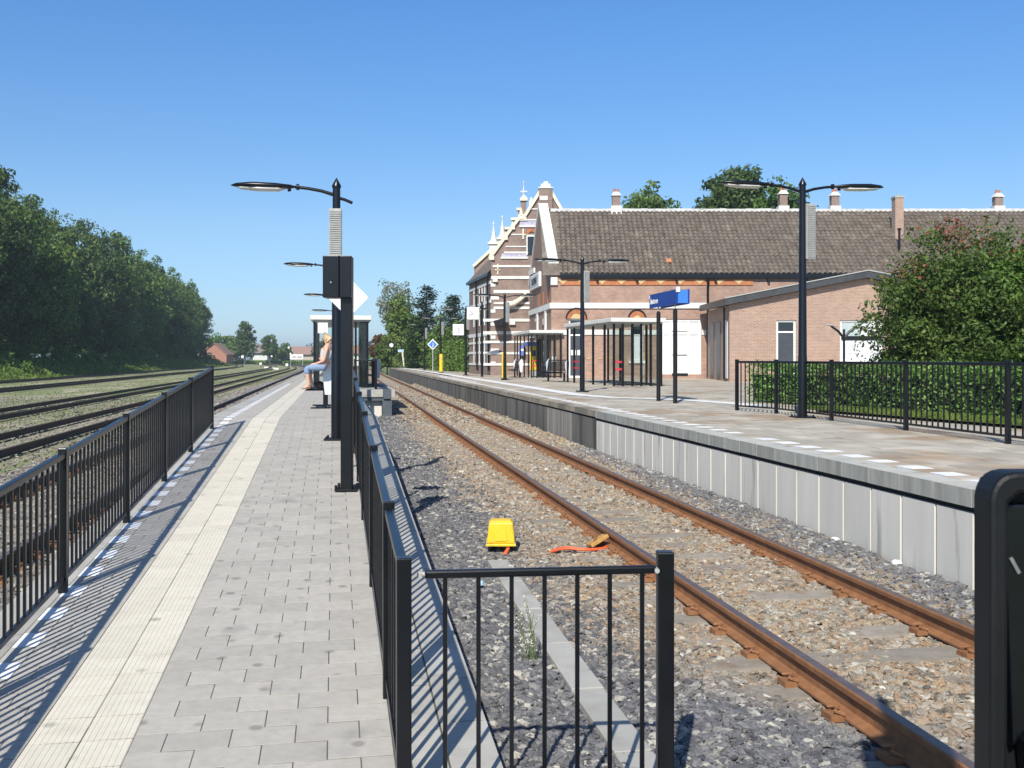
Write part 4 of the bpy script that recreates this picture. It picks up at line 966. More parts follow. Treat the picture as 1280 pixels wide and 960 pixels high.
# stepped gable further back
YG = 77.0; qx = lambda x: px(x, YG); qz = lambda y: pz(y, YG)
mb = MB()
prof = [(qx(592.5),.3),(qx(592.5),qz(334)),(qx(616),qz(311)),(qx(631),qz(311)),(qx(631),qz(287)),(qx(641),qz(287)),(qx(641),qz(275)),(qx(647.5),qz(275)),(qx(647.5),qz(263)),(qx(651),qz(263)),(qx(651),qz(251)),(qx(658),qz(251)),(qx(658),qz(263)),(qx(664),qz(263)),(qx(664),qz(275)),(qx(671),qz(275)),(qx(671),qz(287)),(qx(685),qz(300)),(qx(685),.3)]
mb.prism(prof, YG, YG+.4); obj('stepped_gable', mb, BR_HOUSE, hs)
mb = MB(); mb.bar((qx(591.5),YG+.1,qz(333)),(qx(617),YG+.1,qz(309.5)), .55, .2)
for (xa_, xb_, yy_) in ((628,642,286),(638.5,648.5,274.3),(645.5,652,262),(650,659.5,250)): mb.box(qx(xa_), qx(xb_), YG-.12, YG+.52, qz(yy_+1), qz(yy_-2.2))
mb.prism([(qx(650),qz(247.7)),(qx(659.5),qz(247.7)),(qx(654.8),qz(243))], YG, YG+.4); obj('step_coping', mb, CREAM, hs)
for (xp, yb, yt) in ((617,306,277),(628,300,269)):
    X = qx(xp); t_ = MB(); t_.box(X-.30, X+.30, YG-.45, YG+.15, qz(336), qz(yb)); p_ = obj('pinnacle', t_, WHITEB, hs)
    t_ = MB(); t_.box(X-.42, X+.42, YG-.57, YG+.27, qz(yb), qz(yb-2.6)); t_.lathe([(.34,qz(yb-2.6)),(.20,qz(yb-7)),(.13,qz(yb-14)),(.16,qz(yb-15.5)),(.07,qz(yb-17)),(.05,qz(yt+4)),(.09,qz(yt+3)),(.0,qz(yt))], (X,YG-.15), 8); obj('spire', t_, WHITEB, p_)
t_ = MB(); X = qx(654.5); t_.lathe([(.07,qz(247)),(.05,qz(241)),(.13,qz(239.5)),(.05,qz(238)),(.035,qz(229)),(.07,qz(228.4)),(0,qz(225))], (X,YG+.2), 8); t_.box(X-.26, X+.26, YG+.16, YG+.24, qz(239.6), qz(238)); obj('finial', t_, WHITEB, hs)
# small console canopy on the wall
mb = MB(); mb.prism([(hx(617),hz(402)),(hx(634),hz(397)),(hx(634),hz(406)),(hx(620),hz(409))], YH-1.2, YH-.02); obj('canopy', mb, BLACKM, hs)
mb = MB(); mb.tube([(hx(634),YH-.3,hz(381)),(hx(642),YH-.3,hz(380)),(hx(650),YH-.3,hz(375)),(hx(658),YH-.3,hz(368))], [.22,.2,.16,.12], 8); obj('bracket_beam', mb, CREAM, hs)

# ------------------------------------------------------------ lamp posts
def lamp(name, label, h, arms, stub=0, panel=None, panel_z=None, group=None, rz=0):
    t = thing(name, label, 'lamp post', (0,0,0), 0, group)
    mb = MB(); mb.tube([(0,0,.0),(0,0,1.1),(0,0,1.12),(0,0,h-.15)], [.082,.080,.076,.058], 16); mb.tube([(0,0,h-.15),(0,0,h-.12),(0,0,h)], [.070,.070,.004], 16); obj('pole', mb, BLACK, t)
    mb = MB(); mb.box(-.18,.18,-.18,.18,.0,.022); 
    for sx_ in (-1,1):
        for sy_ in (-1,1): mb.tube([(sx_*.14,sy_*.14,.02),(sx_*.14,sy_*.14,.055)], .018, 6)
    obj('base_plate', mb, BLACKM, t)
    for (dx, L) in arms:
        mb = MB(); zz = h-.26
        mb.tube([(dx*.04,0,zz),(dx*.22,0,zz+.055),(dx*.42,0,zz+.09),(dx*L,0,zz+.11)], [.028,.026,.025,.025], 10); a = obj('arm', mb, BLACK, t)
        mb = MB(); x0 = L-.05; P = lambda q, z_: (dx*(x0+q), 0, zz+.11+z_)
        mb.tube([P(0,0), P(.06,.0), P(.12,.003), P(.35,.008), P(.7,.015), P(.92,.018), P(1.0,.012)], [.038,.045,.085,.135,.145,.085,.02], 14, sq=.36); hd = obj('lamp_head', mb, BLACK, t)
        mb = MB(); mb.tube([P(.20,-.028), P(.3,-.040), P(.6,-.036), P(.86,-.022), P(.92,-.008)], [.03,.105,.115,.075,.02], 12, sq=.30)
        obj('diffuser', mb, mat('lamp_lens', (.62,.60,.55), (.72,.70,.66), 12, rough=.25), hd)
        mb = MB(); mb.tube([P(-.01,0), P(.03,0)], .047, 10); mb.tube([P(.11,-.045),P(.16,-.055)], .02, 6); obj('collar', mb, BLACKM, hd)
    if stub:
        mb = MB(); mb.tube([(0,0,h-.30),(stub*.12,0,h-.33),(stub*.24,0,h-.38)], .024, 8); obj('stub_arm', mb, BLACK, t)
    if panel is not None:
        pxx, pyy, ang, L = panel; pm = thing('x', None, None) if False else None
        M = Matrix.Translation((pxx, pyy, panel_z)) @ Matrix.Rotation(ang, 4, 'Z')
        mb = MB(); mb.box(-.095,.095,-.045,.045,0,L); b_ = obj('loudspeaker_case', mb, GREYP, t, M=M, bevel=.006)
        mb = MB(); z = .03
        while z < L-.03: mb.box(-.085,.085,-.058,-.0455,z,z+.020); z += .033
        put('grille', mb.mesh('grille', GREYP), b_, M=M)
    return t
AR = math.atan2(.16, .987)
l2 = lamp('street_lamp', 'nearest two armed lamp post on the right platform, standing before the fence', 4.34, [(1,.62),(-1,.62)], panel=(.13,-.02,math.radians(12),1.0), panel_z=2.86)
l2.location = (5.25, 18.65, .76); l2.rotation_euler = (0,0,AR)
DUPL = [((2.24,32.9), 'two armed lamp post left of the near glass shelter, in front of the wing'),
        ((-.36,51.0), 'two armed lamp post beside the yellow pillar in front of the station house'),
        ((-2.9,64.8), 'two armed lamp post that carries the white track number three'),
        ((-5.45,79.0), 'two armed lamp post behind the far yellow pillar, against the trees'),
        ((-8.0,94.5), 'farthest two armed lamp post at the end of the right platform')]
for (p_, lab) in DUPL: dup(l2, (*p_, .76), AR, lab)
li = lamp('street_lamp', 'nearest one armed lamp post on the ramp with its tall grey speaker case', 3.98, [(-1,.62)], stub=1, panel=(-.005,-.13,0,.74), panel_z=2.75, group=None)
li.location = (-2.67, 15.7, island_z(15.7)); li.rotation_euler = (0,0,AR*.6)
for (p_, lab, s_) in (((-5.6,32.5), 'second one armed lamp post down the island, its head left of the black cabinet', 1.05),
                  ((-8.1,48.0), 'third one armed lamp post down the island platform, behind the shelter', 1.05),
                  ((-10.75,63.5), 'fourth one armed lamp post down the island, its head lowest above the shelter', 1.05)):
    d_ = dup(li, (*p_, .76), AR*.6, lab); d_.scale = (1,1,s_)
# column with cabinet on the ramp
cb = thing('control_cabinet', 'black steel column carrying a black cabinet beside the ramp fence', 'cabinet', (-1.84, 11.5, island_z(11.5)))
z0 = island_z(11.5)
mb = MB(); mb.box(-1.84-.062, -1.84+.066, 11.44, 11.56, z0, 2.96); obj('column', mb, BLACK, cb, bevel=.008)
mb = MB(); mb.box(-2.085, -1.906, 11.36, 11.62, 2.50, 2.965); mb.box(-1.903, -1.772, 11.37, 11.43, 2.50, 2.965); obj('cabinet', mb, BLACK, cb, bevel=.008)
mb = MB(); mb.box(-2.0,-1.985,11.345,11.358,2.66,2.675); obj('lock', mb, GREYP, cb)
mb = MB(); mb.box(-1.96,-1.72,11.38,11.62,z0+.005,z0+.025)
for (a, b) in ((-1.945,11.40),(-1.735,11.40),(-1.945,11.60),(-1.735,11.60)): mb.tube([(a,b,z0+.02),(a,b,z0+.07)], .016, 6)
obj('foot_plate', mb, BLACKM, cb)
ds = thing('diamond_sign', 'pale diamond shaped sign seen from behind, right of the black column', 'sign', (-2.02, 13.0, 2.4))
c0 = Vector((-2.045, 12.9, CZ-(372-HZ)/F*12.9)); r_ = .245
mb = MB(); mb.prism([(c0.x-r_,c0.z),(c0.x,c0.z-r_),(c0.x+r_,c0.z),(c0.x,c0.z+r_)], 12.89, 12.91); obj('plate', mb, mat('sign_back', (.60,.64,.68), (.68,.71,.74), 4, rough=.5), ds)
mb = MB()
for (p_, q_) in (((-1,0),(0,-1)),((0,-1),(1,0)),((1,0),(0,1)),((0,1),(-1,0))): mb.bar((c0.x+p_[0]*r_,12.885,c0.z+p_[1]*r_), (c0.x+q_[0]*r_,12.885,c0.z+q_[1]*r_), .012, .014)
obj('edge', mb, WHITE, ds)
mb = MB(); mb.tube([(c0.x-.03,12.95,island_z(12.95)),(c0.x-.03,12.95,c0.z+.15)], .024, 10); obj('pole', mb, BLACK, ds)

# ------------------------------------------------------------ shelters
SHR = mat('shelter_roof', (.64,.63,.56), (.72,.71,.65), 2, rough=.6)
sh = thing('shelter', 'glass platform shelter with pale flat roof in front of the long wing', 'shelter', (0,0,0))
W_, D__ = 1.95, 7.3
mb = MB(); mb.box(-.12, W_+.12, -.12, D__+.12, 2.46, 2.62); obj('roof', mb, SHR, sh, bevel=.02)
mb = MB(); mb.box(-.02, W_+.02, -.02, D__+.02, 2.40, 2.458); obj('ceiling', mb, GREYP, sh)
pm = MB(); pm.box(-.04,.04,-.04,.04,0,2.40); pme = pm.mesh('post', BLACK)
front = [(.03,.03),(.38,.03),(.76,.03),(1.12,.03),(1.5,.03),(W_-.03,.03)]
left = [(.03,1.3),(.03,3.0),(.03,4.7),(.03,6.1),(.03,D__-.03)]; right = [(W_-.03,y_) for y_ in (1.8,3.6,5.4,D__-.03)]
for p_ in front + left + right: put('post', pme, sh, M=Matrix.Translation((*p_,0)))
mb = MB(); mb.box(.08,W_-.08,0,.06,.05,.10); mb.box(W_-.06,W_,.07,D__-.08,.05,.10); obj('base_rail', mb, BLACK, sh)
for (a, b, c, d, ) in ((.075,W_-.075,.025,.032),):
    mb = MB(); mb.box(a,b,c,d,.12,2.36); obj('glass_pane', mb, clear, sh)
mb = MB(); mb.box(W_-.035,W_-.028,.1,D__-.1,.12,2.36); obj('glass_pane', mb, clear, sh)
mb = MB(); mb.box(.02,.36,.005,.018,.90,.97); mb.box(.02,.36,.005,.018,.62,.69); mb.box(.0,.014,5.1,6.3,.90,.97); mb.box(.0,.014,5.1,6.3,.62,.69); obj('red_stripe', mb, RED, sh)
sh.location = (3.87, 39.4, .76); sh.rotation_euler = (0,0,math.atan2(1.4,7.2))
s2 = dup(sh, (1.05, 56.5, .76), math.atan2(1.0,7.2), 'farther glass shelter on the right platform, by the ticket machine'); s2.scale = (.85,.9,1)
s3 = dup(sh, (-7.15, 37.2, .76), math.atan2(1.2,7.2), 'shelter on the island platform behind the seated woman')
for ch in list(s3.children):
    if ch.name.startswith('red_stripe'): bpy.data.objects.remove(ch)
mb = MB(); mb.box(W_-.30, W_-.01, .07, 3.0, .1, 2.38); wall_ = obj('screen_wall', mb, BLACK, None); wall_.parent = s3
mb = MB(); mb.box(.15,.50,-.09,-.04,1.98,2.36); wall_ = obj('poster_panel', mb, WHITE, None); wall_.parent = s3
# extension slab on legs carrying it
ex = thing('platform_extension', 'concrete slab on legs beside the track, carrying the back of the island shelter', 'platform extension', (-4.6, 36, -.2))
def rot_i(mb): return mb
mb = MB()
def ibox(mb, u0, u1, v0, v1, z0, z1): box_frame(mb, None, NI, TI, u0, u1, v0, v1, z0, z1)
vS = 35.3/TI.y
vS = (Vector((-4.5,35.4,0))).dot(TI); uS = Vector((-5.05,35.4,0)).dot(NI); uE = Vector((-4.02,35.4,0)).dot(NI)
ibox(mb, uS-.3, uS+.62, vS, vS+9.5, .50, .76); obj('slab', mb, CONC, ex, bevel=.01)
mb = MB(); ibox(mb, uS+.90, uE+.02, vS, vS+9.5, .46, .76); obj('slab', mb, CONC, ex, bevel=.01)
mb = MB(); ibox(mb, uS+.63, uS+.89, vS-.02, vS+9.4, .44, .757); ibox(mb, uS-.1, uS+.9, vS+.05, vS+.35, .38, .495); ibox(mb, uS+.60, uS+.92, vS+.05, vS+.4, -.3, .379); obj('bearer', mb, mat('bearer_grey', (.07,.085,.10), (.10,.12,.14), 5, rough=.7), ex)
mb = MB(); ibox(mb, uS+.02, uS+.58, vS+.25, vS+.5, -.3, .37); obj('leg', mb, CONCL, ex)
mb = MB(); ibox(mb, uS+.1, uS+.9, vS+8.5, vS+9.0, -.3, .44); obj('leg', mb, CONC, ex)
fence('railing', 'short black railing on the concrete extension beside the island shelter', [(-5.42,35.62),(-4.68,35.5),(-4.95,37.3),(-5.35,39.6)], lambda p: .76, nb=.14)

# ------------------------------------------------------------ benches
bn = thing('bench', 'black bench with white end panels where the woman sits', 'bench', (0,0,0))
mb = MB()
for k in range(7): mb.box(-.40+.055*k, -.36+.055*k, 0, 1.5, .40+.012*abs(3-k), .42+.012*abs(3-k))
for y_ in (.0,.5,1.0,1.46): mb.box(-.40,.0,y_,y_+.03,.385,.40)
obj('seat', mb, BLACKM, bn)
mb = MB()
for k in range(8): mb.box(.02+.012*k, .045+.012*k, .02, 1.48, .50+.055*k, .54+.055*k)
obj('backrest', mb, BLACKM, bn)
mb = MB(); mb.tube([(.11,-.03,.985),(.11,1.53,.985)], .028, 10); mb.tube([(.0,0,.38),(.03,0,.55),(.11,0,.98)], .02, 8); mb.tube([(.0,1.5,.38),(.03,1.5,.55),(.11,1.5,.98)], .02, 8); obj('back_rail', mb, BLACK, bn)
for y_ in (-.045, 1.525):
    mb = MB(); mb.prism([(.02,.30),(.15,.30),(.19,.80),(.185,.93),(.11,1.06),(.04,.97),(-.03,.88),(-.035,.80)], y_-.012, y_+.012); obj('end_panel', mb, mat('bench_panel', (.62,.68,.74), (.70,.75,.79), 6, rough=.4), bn, bevel=.005)
for y_ in (.08, 1.40):
    mb = MB(); mb.box(-.02,.06,y_,y_+.05,.02,.39); mb.box(-.28,.14,y_-.01,y_+.06,0,.03); obj('leg', mb, BLACK, bn)
bn.location = (-3.99, 21.9, .76); bn.rotation_euler = (0,0,.16)
dup(bn, (2.42, 47.0, .76), .55, 'black bench with white end panel beside the dark door of the wing')
dup(bn, (.42, 57.6, .76), .2, 'bench with white end panel in front of the ticket machine')
dup(bn, (-5.35, 40.5, .76), .16, 'bench inside the island platform shelter')

# ------------------------------------------------------------ station name sign
sg = thing('station_sign', 'blue double sided station name sign on two black posts', 'sign', (3.75, 25.5, .76))
A = Vector((3.585, 26.7, 0)); B = Vector((3.92, 24.4, 0)); d = (B-A).normalized(); nn = Vector((d.y, -d.x, 0))
if nn.x > 0: nn = -nn
Msg = Matrix((d, nn, Vector((0,0,1)))).transposed().to_4x4(); Msg.translation = A; L_ = (B-A).length
def sgbox(x0,x1,y0,y1,z0,z1, m, name, parent=sg, **k):
    mb = MB(); mb.box(x0,x1,y0,y1,z0,z1); me = mb.mesh(name, m); me.flip_normals(); return put(name, me, parent, M=Msg, **k)
zb, ztp = 3.12, 3.47
sgbox(0, L_, .0, .03, zb, ztp, BLUE, 'sign_panel'); sgbox(0, L_, -.29, -.26, zb, ztp, BLUE, 'sign_panel')
sgbox(.02, L_-.02, -.255, -.005, zb+.05, ztp-.05, mat('sign_core', (.01,.08,.40), (.015,.10,.45), 3, rough=.4), 'sign_core')
sgbox(L_-.02, L_+.0, -.25, -.01, zb+.02, ztp-.02, BLUE2, 'end_cap')
sgbox(.02, L_-.02, -.25, -.01, ztp-.03, ztp-.012, mat('dark_slate', (.05,.06,.07), rough=.6), 'sign_top')
sgbox(L_-.03, L_+.03, -.045, .04, ztp-.07, ztp+.05, WHITE, 'bracket'); sgbox(-.03, .03, -.04, .04, ztp-.10, ztp-.02, WHITE, 'bracket')
me, wd = text_mesh('Susteren', .145, WHITE, bold=True, wscale=.95)
Xd = d; Mtx = Matrix((Xd, Vector((0,0,1)), nn)).transposed().to_4x4(); Mtx.translation = A + d*(.10+wd/2) + nn*.034 + Vector((0,0,zb+.10))
# the lettering reads left to right from the far end towards the camera
put('lettering', me, sg, M=Mtx)
for (X, Y) in ((3.69,26.0),(3.89,24.6)):
    mb = MB(); mb.tube([(X,Y,.76),(X,Y,2.98)], .052, 12); mb.tube([(X,Y,2.98),(X,Y,3.02)], [.052,.02], 12); obj('post', mb, BLACKM, sg)
    mb = MB(); mb.tube([(X,Y,3.0),(X,Y,3.2)], .018, 8); obj('spigot', mb, GREYP, sg)

# ------------------------------------------------------------ clock, track number, pillars, ticket machine
ck = thing('clock', 'square white station clock on the post left of the station house', 'clock', (-2.3, 60, 4))
c0 = at(591.5, 392, 60); h_ = .36
mb = MB(); mb.box(c0.x-h_, c0.x+h_, 59.9, 60.1, c0.z-h_, c0.z+h_); obj('case', mb, WHITE, ck, bevel=.05)
mb = MB(); mb.bar((c0.x,59.885,c0.z),(c0.x-.20,59.885,c0.z+.15), .015, .035); mb.bar((c0.x+.02,59.88,c0.z),(c0.x-.26,59.88,c0.z-.10), .015, .028)
for k in range(12):
    a = k*math.pi/6; mb.bar((c0.x+.28*math.cos(a),59.89,c0.z+.28*math.sin(a)),(c0.x+.32*math.cos(a),59.89,c0.z+.32*math.sin(a)), .01, .02)
obj('hands', mb, mat('clock_grey', (.35,.35,.38), rough=.5), ck)
mb = MB(); mb.box(c0.x+h_-.02, px(602,60), 59.96, 60.04, c0.z+.12, c0.z+.17); mb.box(c0.x+h_-.02, px(602,60), 59.96, 60.04, c0.z-.17, c0.z-.12); obj('bracket', mb, BLACKM, ck)
mb = MB(); mb.tube([(px(602.5,60),60,.76),(px(602.5,60),60,pz(377,60))], [.075,.05], 10); obj('pole', mb, BLACK, ck)
mb = MB(); mb.bar((px(602,60),60,pz(386.5,60)), (px(612,60),60,pz(386,60)), .04, .05); obj('arm', mb, BLACKM, ck)
tn = thing('track_number', 'white square track number 3 hanging beside its lamp post', 'sign', (-3.4, 64.5, 3.7))
c0 = at(573, 412.3, 64.5); h_ = .35
mb = MB(); mb.box(c0.x-h_, c0.x+h_, 64.4, 64.6, c0.z-h_, c0.z+h_); obj('case', mb, WHITE, tn, bevel=.04)
me, wd = text_mesh('3', .32, mat('numeral_grey', (.30,.31,.40), rough=.6)); put('numeral', me, tn, M=Matrix.Translation((c0.x,64.39,c0.z-.17)) @ Matrix.Rotation(math.pi/2,4,'X'))
mb = MB(); mb.box(c0.x+h_, c0.x+h_+.12, 64.45,64.55, c0.z+.1,c0.z+.2); obj('bracket', mb, BLACKM, tn)
def pillar(X, Y, lab):
    t = thing('help_pillar', lab, 'help point', (X, Y, .76))
    mb = MB(); mb.lathe([(.13,.76),(.13,2.05),(.125,2.12),(.0,2.17)], (X,Y), 12); obj('body', mb, YEL, t)
    mb = MB(); mb.box(X-.05,X+.05,Y-.145,Y-.12,1.75,1.95); obj('panel', mb, YELB, t)
    mb = MB(); mb.lathe([(.145,.76),(.145,.84)], (X,Y), 12); obj('foot', mb, BLACKM, t)
pillar(px(630.3,52), 52, 'yellow pillar beside the second lamp post on the right platform')
pillar(px(551.3,77), 77, 'yellow pillar at the far end of the right platform, by the trees')
tk = thing('ticket_machine', 'yellow ticket machine with blue top and grey foot against the station', 'ticket machine', (px(667,59), 59, .76))
X0, X1 = px(662.5,59), px(671.5,59)
mb = MB(); mb.box(X0, X1, 58.9, 59.5, pz(463,59), pz(432.5,59)); obj('body', mb, YEL, tk, bevel=.02)
mb = MB(); mb.box(X0+.03, X1-.03, 58.95, 59.45, .76, pz(463.1,59)); obj('base', mb, GREYP, tk)
mb = MB(); mb.box(X0-.35, X1+.02, 58.75, 59.6, pz(432.4,59), pz(427.5,59)); obj('hood', mb, mat('blue_hood', (.06,.08,.28), (.07,.1,.33), 4, rough=.5), tk, bevel=.03)
mb = MB(); mb.box(X1+.02, X1+.14, 59.0, 59.3, .76, pz(424,59)); mb.box(X1+.16, X1+.24, 59.1, 59.4, .76, pz(424,59)); obj('dark_side_post', mb, BLACK, tk)
mb = MB(); mb.box(X0+.06, X1-.08, 58.885, 58.9, 1.95, 2.3); obj('screen', mb, DOORG, tk)
tp = thing('info_sign', 'small blue sign on the banded wall left of the ticket machine', 'sign', at(652,437,67.8))
mb = MB(); c0 = at(652,438,67.8); mb.box(c0.x-.16,c0.x+.22,67.7,67.85,c0.z-.34,c0.z+.34); obj('plate', mb, mat('sky_blue', (.12,.18,.5), rough=.5), tp)
mb = MB(); mb.box(c0.x-.10,c0.x+.14,67.69,67.70,c0.z-.03,c0.z+.10); obj('symbol', mb, WHITE, tp)
# far signs past the platform end
bd = thing('diamond_sign', 'blue diamond sign with white border on a thin pole among the trees', 'sign', (-6.3, 82, .76))
c0 = at(541, 430.5, 82); r_ = .44
mb = MB(); mb.prism([(c0.x-r_,c0.z),(c0.x,c0.z-r_),(c0.x+r_,c0.z),(c0.x,c0.z+r_)], 81.97, 82.0); obj('border', mb, WHITE, bd)
r_ = .32; mb = MB(); mb.prism([(c0.x-r_,c0.z),(c0.x,c0.z-r_),(c0.x+r_,c0.z),(c0.x,c0.z+r_)], 81.94, 81.968); obj('plate', mb, BLUE2, bd)
me, wd = text_mesh('J', .26, WHITE, bold=True); put('symbol', me, bd, M=Matrix.Translation((c0.x,81.935,c0.z-.13)) @ Matrix.Rotation(math.pi/2,4,'X'))
mb = MB(); mb.tube([(c0.x,82.05,.76),(c0.x,82.05,c0.z)], .045, 8); obj('pole', mb, GREYP, bd)
sgn = thing('signal', 'round black signal target with a white centre beyond the platform end', 'signal', at(489,458,120))
c0 = at(489.3, 431.5, 120)
mb = MB(); mb.tube([(c0.x,120,c0.z),(c0.x,120.1,c0.z)], .42, 16); obj('target', mb, BLACKM, sgn)
mb = MB(); mb.tube([(c0.x,119.95,c0.z),(c0.x,119.995,c0.z)], .24, 14); obj('disc', mb, WHITE, sgn)
mb = MB(); mb.tube([(c0.x,120.1,-.3),(c0.x,120.1,c0.z)], .06, 8); obj('mast', mb, BLACKM, sgn)
ls = thing('leaning_sign', 'small sign on a tilted cream pole beyond the platform end', 'sign', at(505,455,116))
mb = MB(); a = at(506.5,452,116); b = at(503,439,116); mb.tube([(a.x,116,-.3),tuple(b)], .10, 8); obj('pole', mb, CREAM, ls)
mb = MB(); mb.box(b.x-.5,b.x+.15,115.9,116.0,b.z-.1,b.z+.2); obj('plate', mb, mat('pale_blue', (.4,.55,.7), rough=.5), ls)

# ------------------------------------------------------------ track side things in the foreground
mb = MB()
tg = MB(); tg.box(-.10,.10,-.49,.49,-.12,0); tgm = tg.mesh('trough_cover', CONC)
ct = thing('cable_trough', 'line of concrete cable trough covers in the ballast ending at the yellow box', 'cable trough', (.6, 6, -.2))
for k in range(9):
    Y = 9.75 - k; X = 1.42 - .153*Y
    put('trough_cover', tgm, ct, M=Matrix.Translation((X, Y, -.168+random.uniform(-.004,.004))) @ Matrix.Rotation(.152+random.uniform(-.01,.01), 4, 'Z'), bevel=.005)
yb = thing('junction_box', 'yellow plastic junction box standing on the grey ballast', 'junction box', (-.1, 10.75, -.2), 0)
X, Y, Z = -.115, 10.8, -.14
def frustum(mb, x, y, z0, z1, a0, b0, a1, b1):
    mb.add([(x-a0,y-b0,z0),(x+a0,y-b0,z0),(x+a0,y+b0,z0),(x-a0,y+b0,z0),(x-a1,y-b1,z1),(x+a1,y-b1,z1),(x+a1,y+b1,z1),(x-a1,y+b1,z1)], [(3,2,1,0),(4,5,6,7),(0,1,5,4),(1,2,6,5),(2,3,7,6),(3,0,4,7)])
mb = MB(); frustum(mb, X, Y, Z+.055, Z+.268, .146, .13, .124, .11); obj('body', mb, YEL, yb, bevel=.014)
mb = MB(); frustum(mb, X, Y, Z+.028, Z+.054, .158, .15, .155, .147); obj('flange', mb, YEL, yb, bevel=.006)
mb = MB(); frustum(mb, X, Y, Z+.2685, Z+.285, .114, .10, .100, .085); obj('lid', mb, YEL, yb, bevel=.006)
mb = MB(); mb.add([(X-.06,Y-.131,Z+.08),(X+.06,Y-.131,Z+.08),(X+.056,Y-.1135,Z+.24),(X-.056,Y-.1135,Z+.24)] + [(X-.06,Y-.137,Z+.08),(X+.06,Y-.137,Z+.08),(X+.056,Y-.1185,Z+.24),(X-.056,Y-.1185,Z+.24)], [(4,5,6,7),(0,1,5,4),(1,2,6,5),(2,3,7,6),(3,0,4,7)]); obj('front_panel', mb, YEL, yb)
mb = MB()
for sx_ in (-1, 1):
    for sy_ in (-1, 1): mb.tube([(X+sx_*.148,Y+sy_*.138,Z+.05),(X+sx_*.148,Y+sy_*.138,Z+.066)], .009, 6)
obj('bolt', mb, GREYP, yb)
mb = MB()
for sx_ in (-.08, .08): mb.box(X+sx_-.02, X+sx_+.02, Y-.02, Y+.02, Z-.1, Z+.03)
obj('leg', mb, BLACKM, yb)
mb = MB(); mb.tube([(X+.06,Y-.03,Z+.04),(X+.075,Y-.12,Z+.0),(X+.05,Y-.2,Z-.03),(X+.02,Y-.26,Z-.06)], .020, 8); tag(obj('cable', mb, ORANGE), 'short orange cable coming out under the yellow box', 'cable')
cbp = []
for (x, y) in ((688,690),(700,687.5),(712,687),(724,688.5),(738,688),(752,685.5),(760,683)): 
    Yc = (1.83+.155)*F/(y-HZ); cbp.append(((x-640)/F*Yc, Yc, -.155+.012*math.sin(x)))
mb = MB(); mb.tube(cbp, .012, 8); mb.tube([(p_[0]+.01, p_[1]+.03+.02*math.sin(i*1.3), p_[2]+.008) for i, p_ in enumerate(cbp)], .010, 8); tag(obj('cable', mb, ORANGE), 'orange cables lying on the ballast up to the rail foot', 'cable')
rp = thing('rail_connector', 'rusty orange connector plate bolted to the near rail at the end of the orange cables', 'rail fitting', (1.0, 10.9, -.15))
mb = MB(); Yc = 10.9; Xc = 2.82+MR*Yc-.14; mb.cbox((Xc-.02,Yc,-.095), (.22,.17,.04), Matrix.Rotation(-.5,3,'Y') @ Matrix.Rotation(.3,3,'Z')); obj('plate', mb, mat('ochre_rust', (.42,.22,.05), (.5,.3,.1), 20, rough=.8), rp, bevel=.008)
mb = MB()
for (dx, dy) in ((-.05,-.05),(.05,.04),(-.04,.05)): mb.tube([(Xc+dx,Yc+dy,-.09),(Xc+dx,Yc+dy,-.045)], .016, 6)
obj('bolt', mb, RUST, rp)
# white flowered weed
wd_ = thing('weed', 'thin pale flowering weed growing in the ballast behind the gate bars', 'plant', (.1, 6.95, -.2))
stm = MB(); P_ = []
for k in range(11):
    a = random.uniform(0,6.28); r = random.uniform(.0,.06); x, y = .115+r*math.cos(a), 6.95+r*math.sin(a); hh = random.uniform(.15,.42)
    lx, ly = random.uniform(-.10,.10), random.uniform(-.07,.07); stm.tube([(x,y,-.2),(x+lx*.4,y+ly*.4,-.2+hh*.6),(x+lx,y+ly,-.2+hh)], [.003,.0022,.0015], 4, cap=False)
    for j in range(26): f = random.uniform(.25,1.05); P_.append((x+lx*f+random.gauss(0,.011), y+ly*f+random.gauss(0,.011), -.2+hh*f+random.gauss(0,.012)))
obj('stem', stm, L_LIGHT, wd_)
P_ = np.array(P_); put('flower', quads('flower', P_, rng.normal(size=P_.shape), .007, mat('weed_flower', (.55,.58,.42), (.70,.70,.55), 90, rough=.7)), wd_)
# litter
for (x, y, s_, lab) in ((1044,677,.05,'crumpled white scrap on the ballast beside the white wall'), (1121,706,.05,'white paper scrap further right along the wall foot'), (600,731,.035,'pale blue scrap of litter behind the gate rail')):
    Yc = (1.83+.06 if x > 900 else 1.83+.17)*F/(y-HZ); mb = MB(); mb.lathe([(s_*.2,0),(s_,.012),(s_*.8,.03),(s_*.1,.045)], (0,0), 7, False)
    tag(obj('litter', mb, WHITE if x > 900 else mat('pale_blue2', (.4,.65,.8), rough=.5), None, M=Matrix.Translation(((x-640)/F*Yc, Yc, -.055 if x > 900 else -.17)) @ Matrix.Rotation(.3,4,'X')), lab, 'litter')
# level crossing signal: its mast stands just outside the frame, its lamp housing reaches into it
cr = thing('crossing_signal', 'black level crossing signal housing very close at the right edge', 'signal', (1.02, 1.62, -.1))
mb = MB(); mb.tube([(1.06,1.66,-.3),(1.06,1.66,3.75),(1.06,1.66,3.9)], [.05,.05,.008], 12); obj('mast', mb, BLACK, cr)
HX0 = .8095; HY = 1.82; HB = HX0+.42
mb = MB(); mb.box(HX0+.01, HB, HY-.02, HY, .45, 1.625); obj('back_plate', mb, BLACKM, cr, bevel=.02)
mb = MB(); mb.prism([(HX0,.45),(HX0,1.590),(HX0+.003,1.605),(HX0+.009,1.618),(HX0+.018,1.628),(HX0+.029,1.634),(HX0+.045,1.637),(HB,1.637),(HB,1.60),(HX0+.05,1.60),(HX0+.032,1.585),(HX0+.028,.45)], HY-.075, HY-.005); obj('housing', mb, BLACKM, cr, bevel=.008)
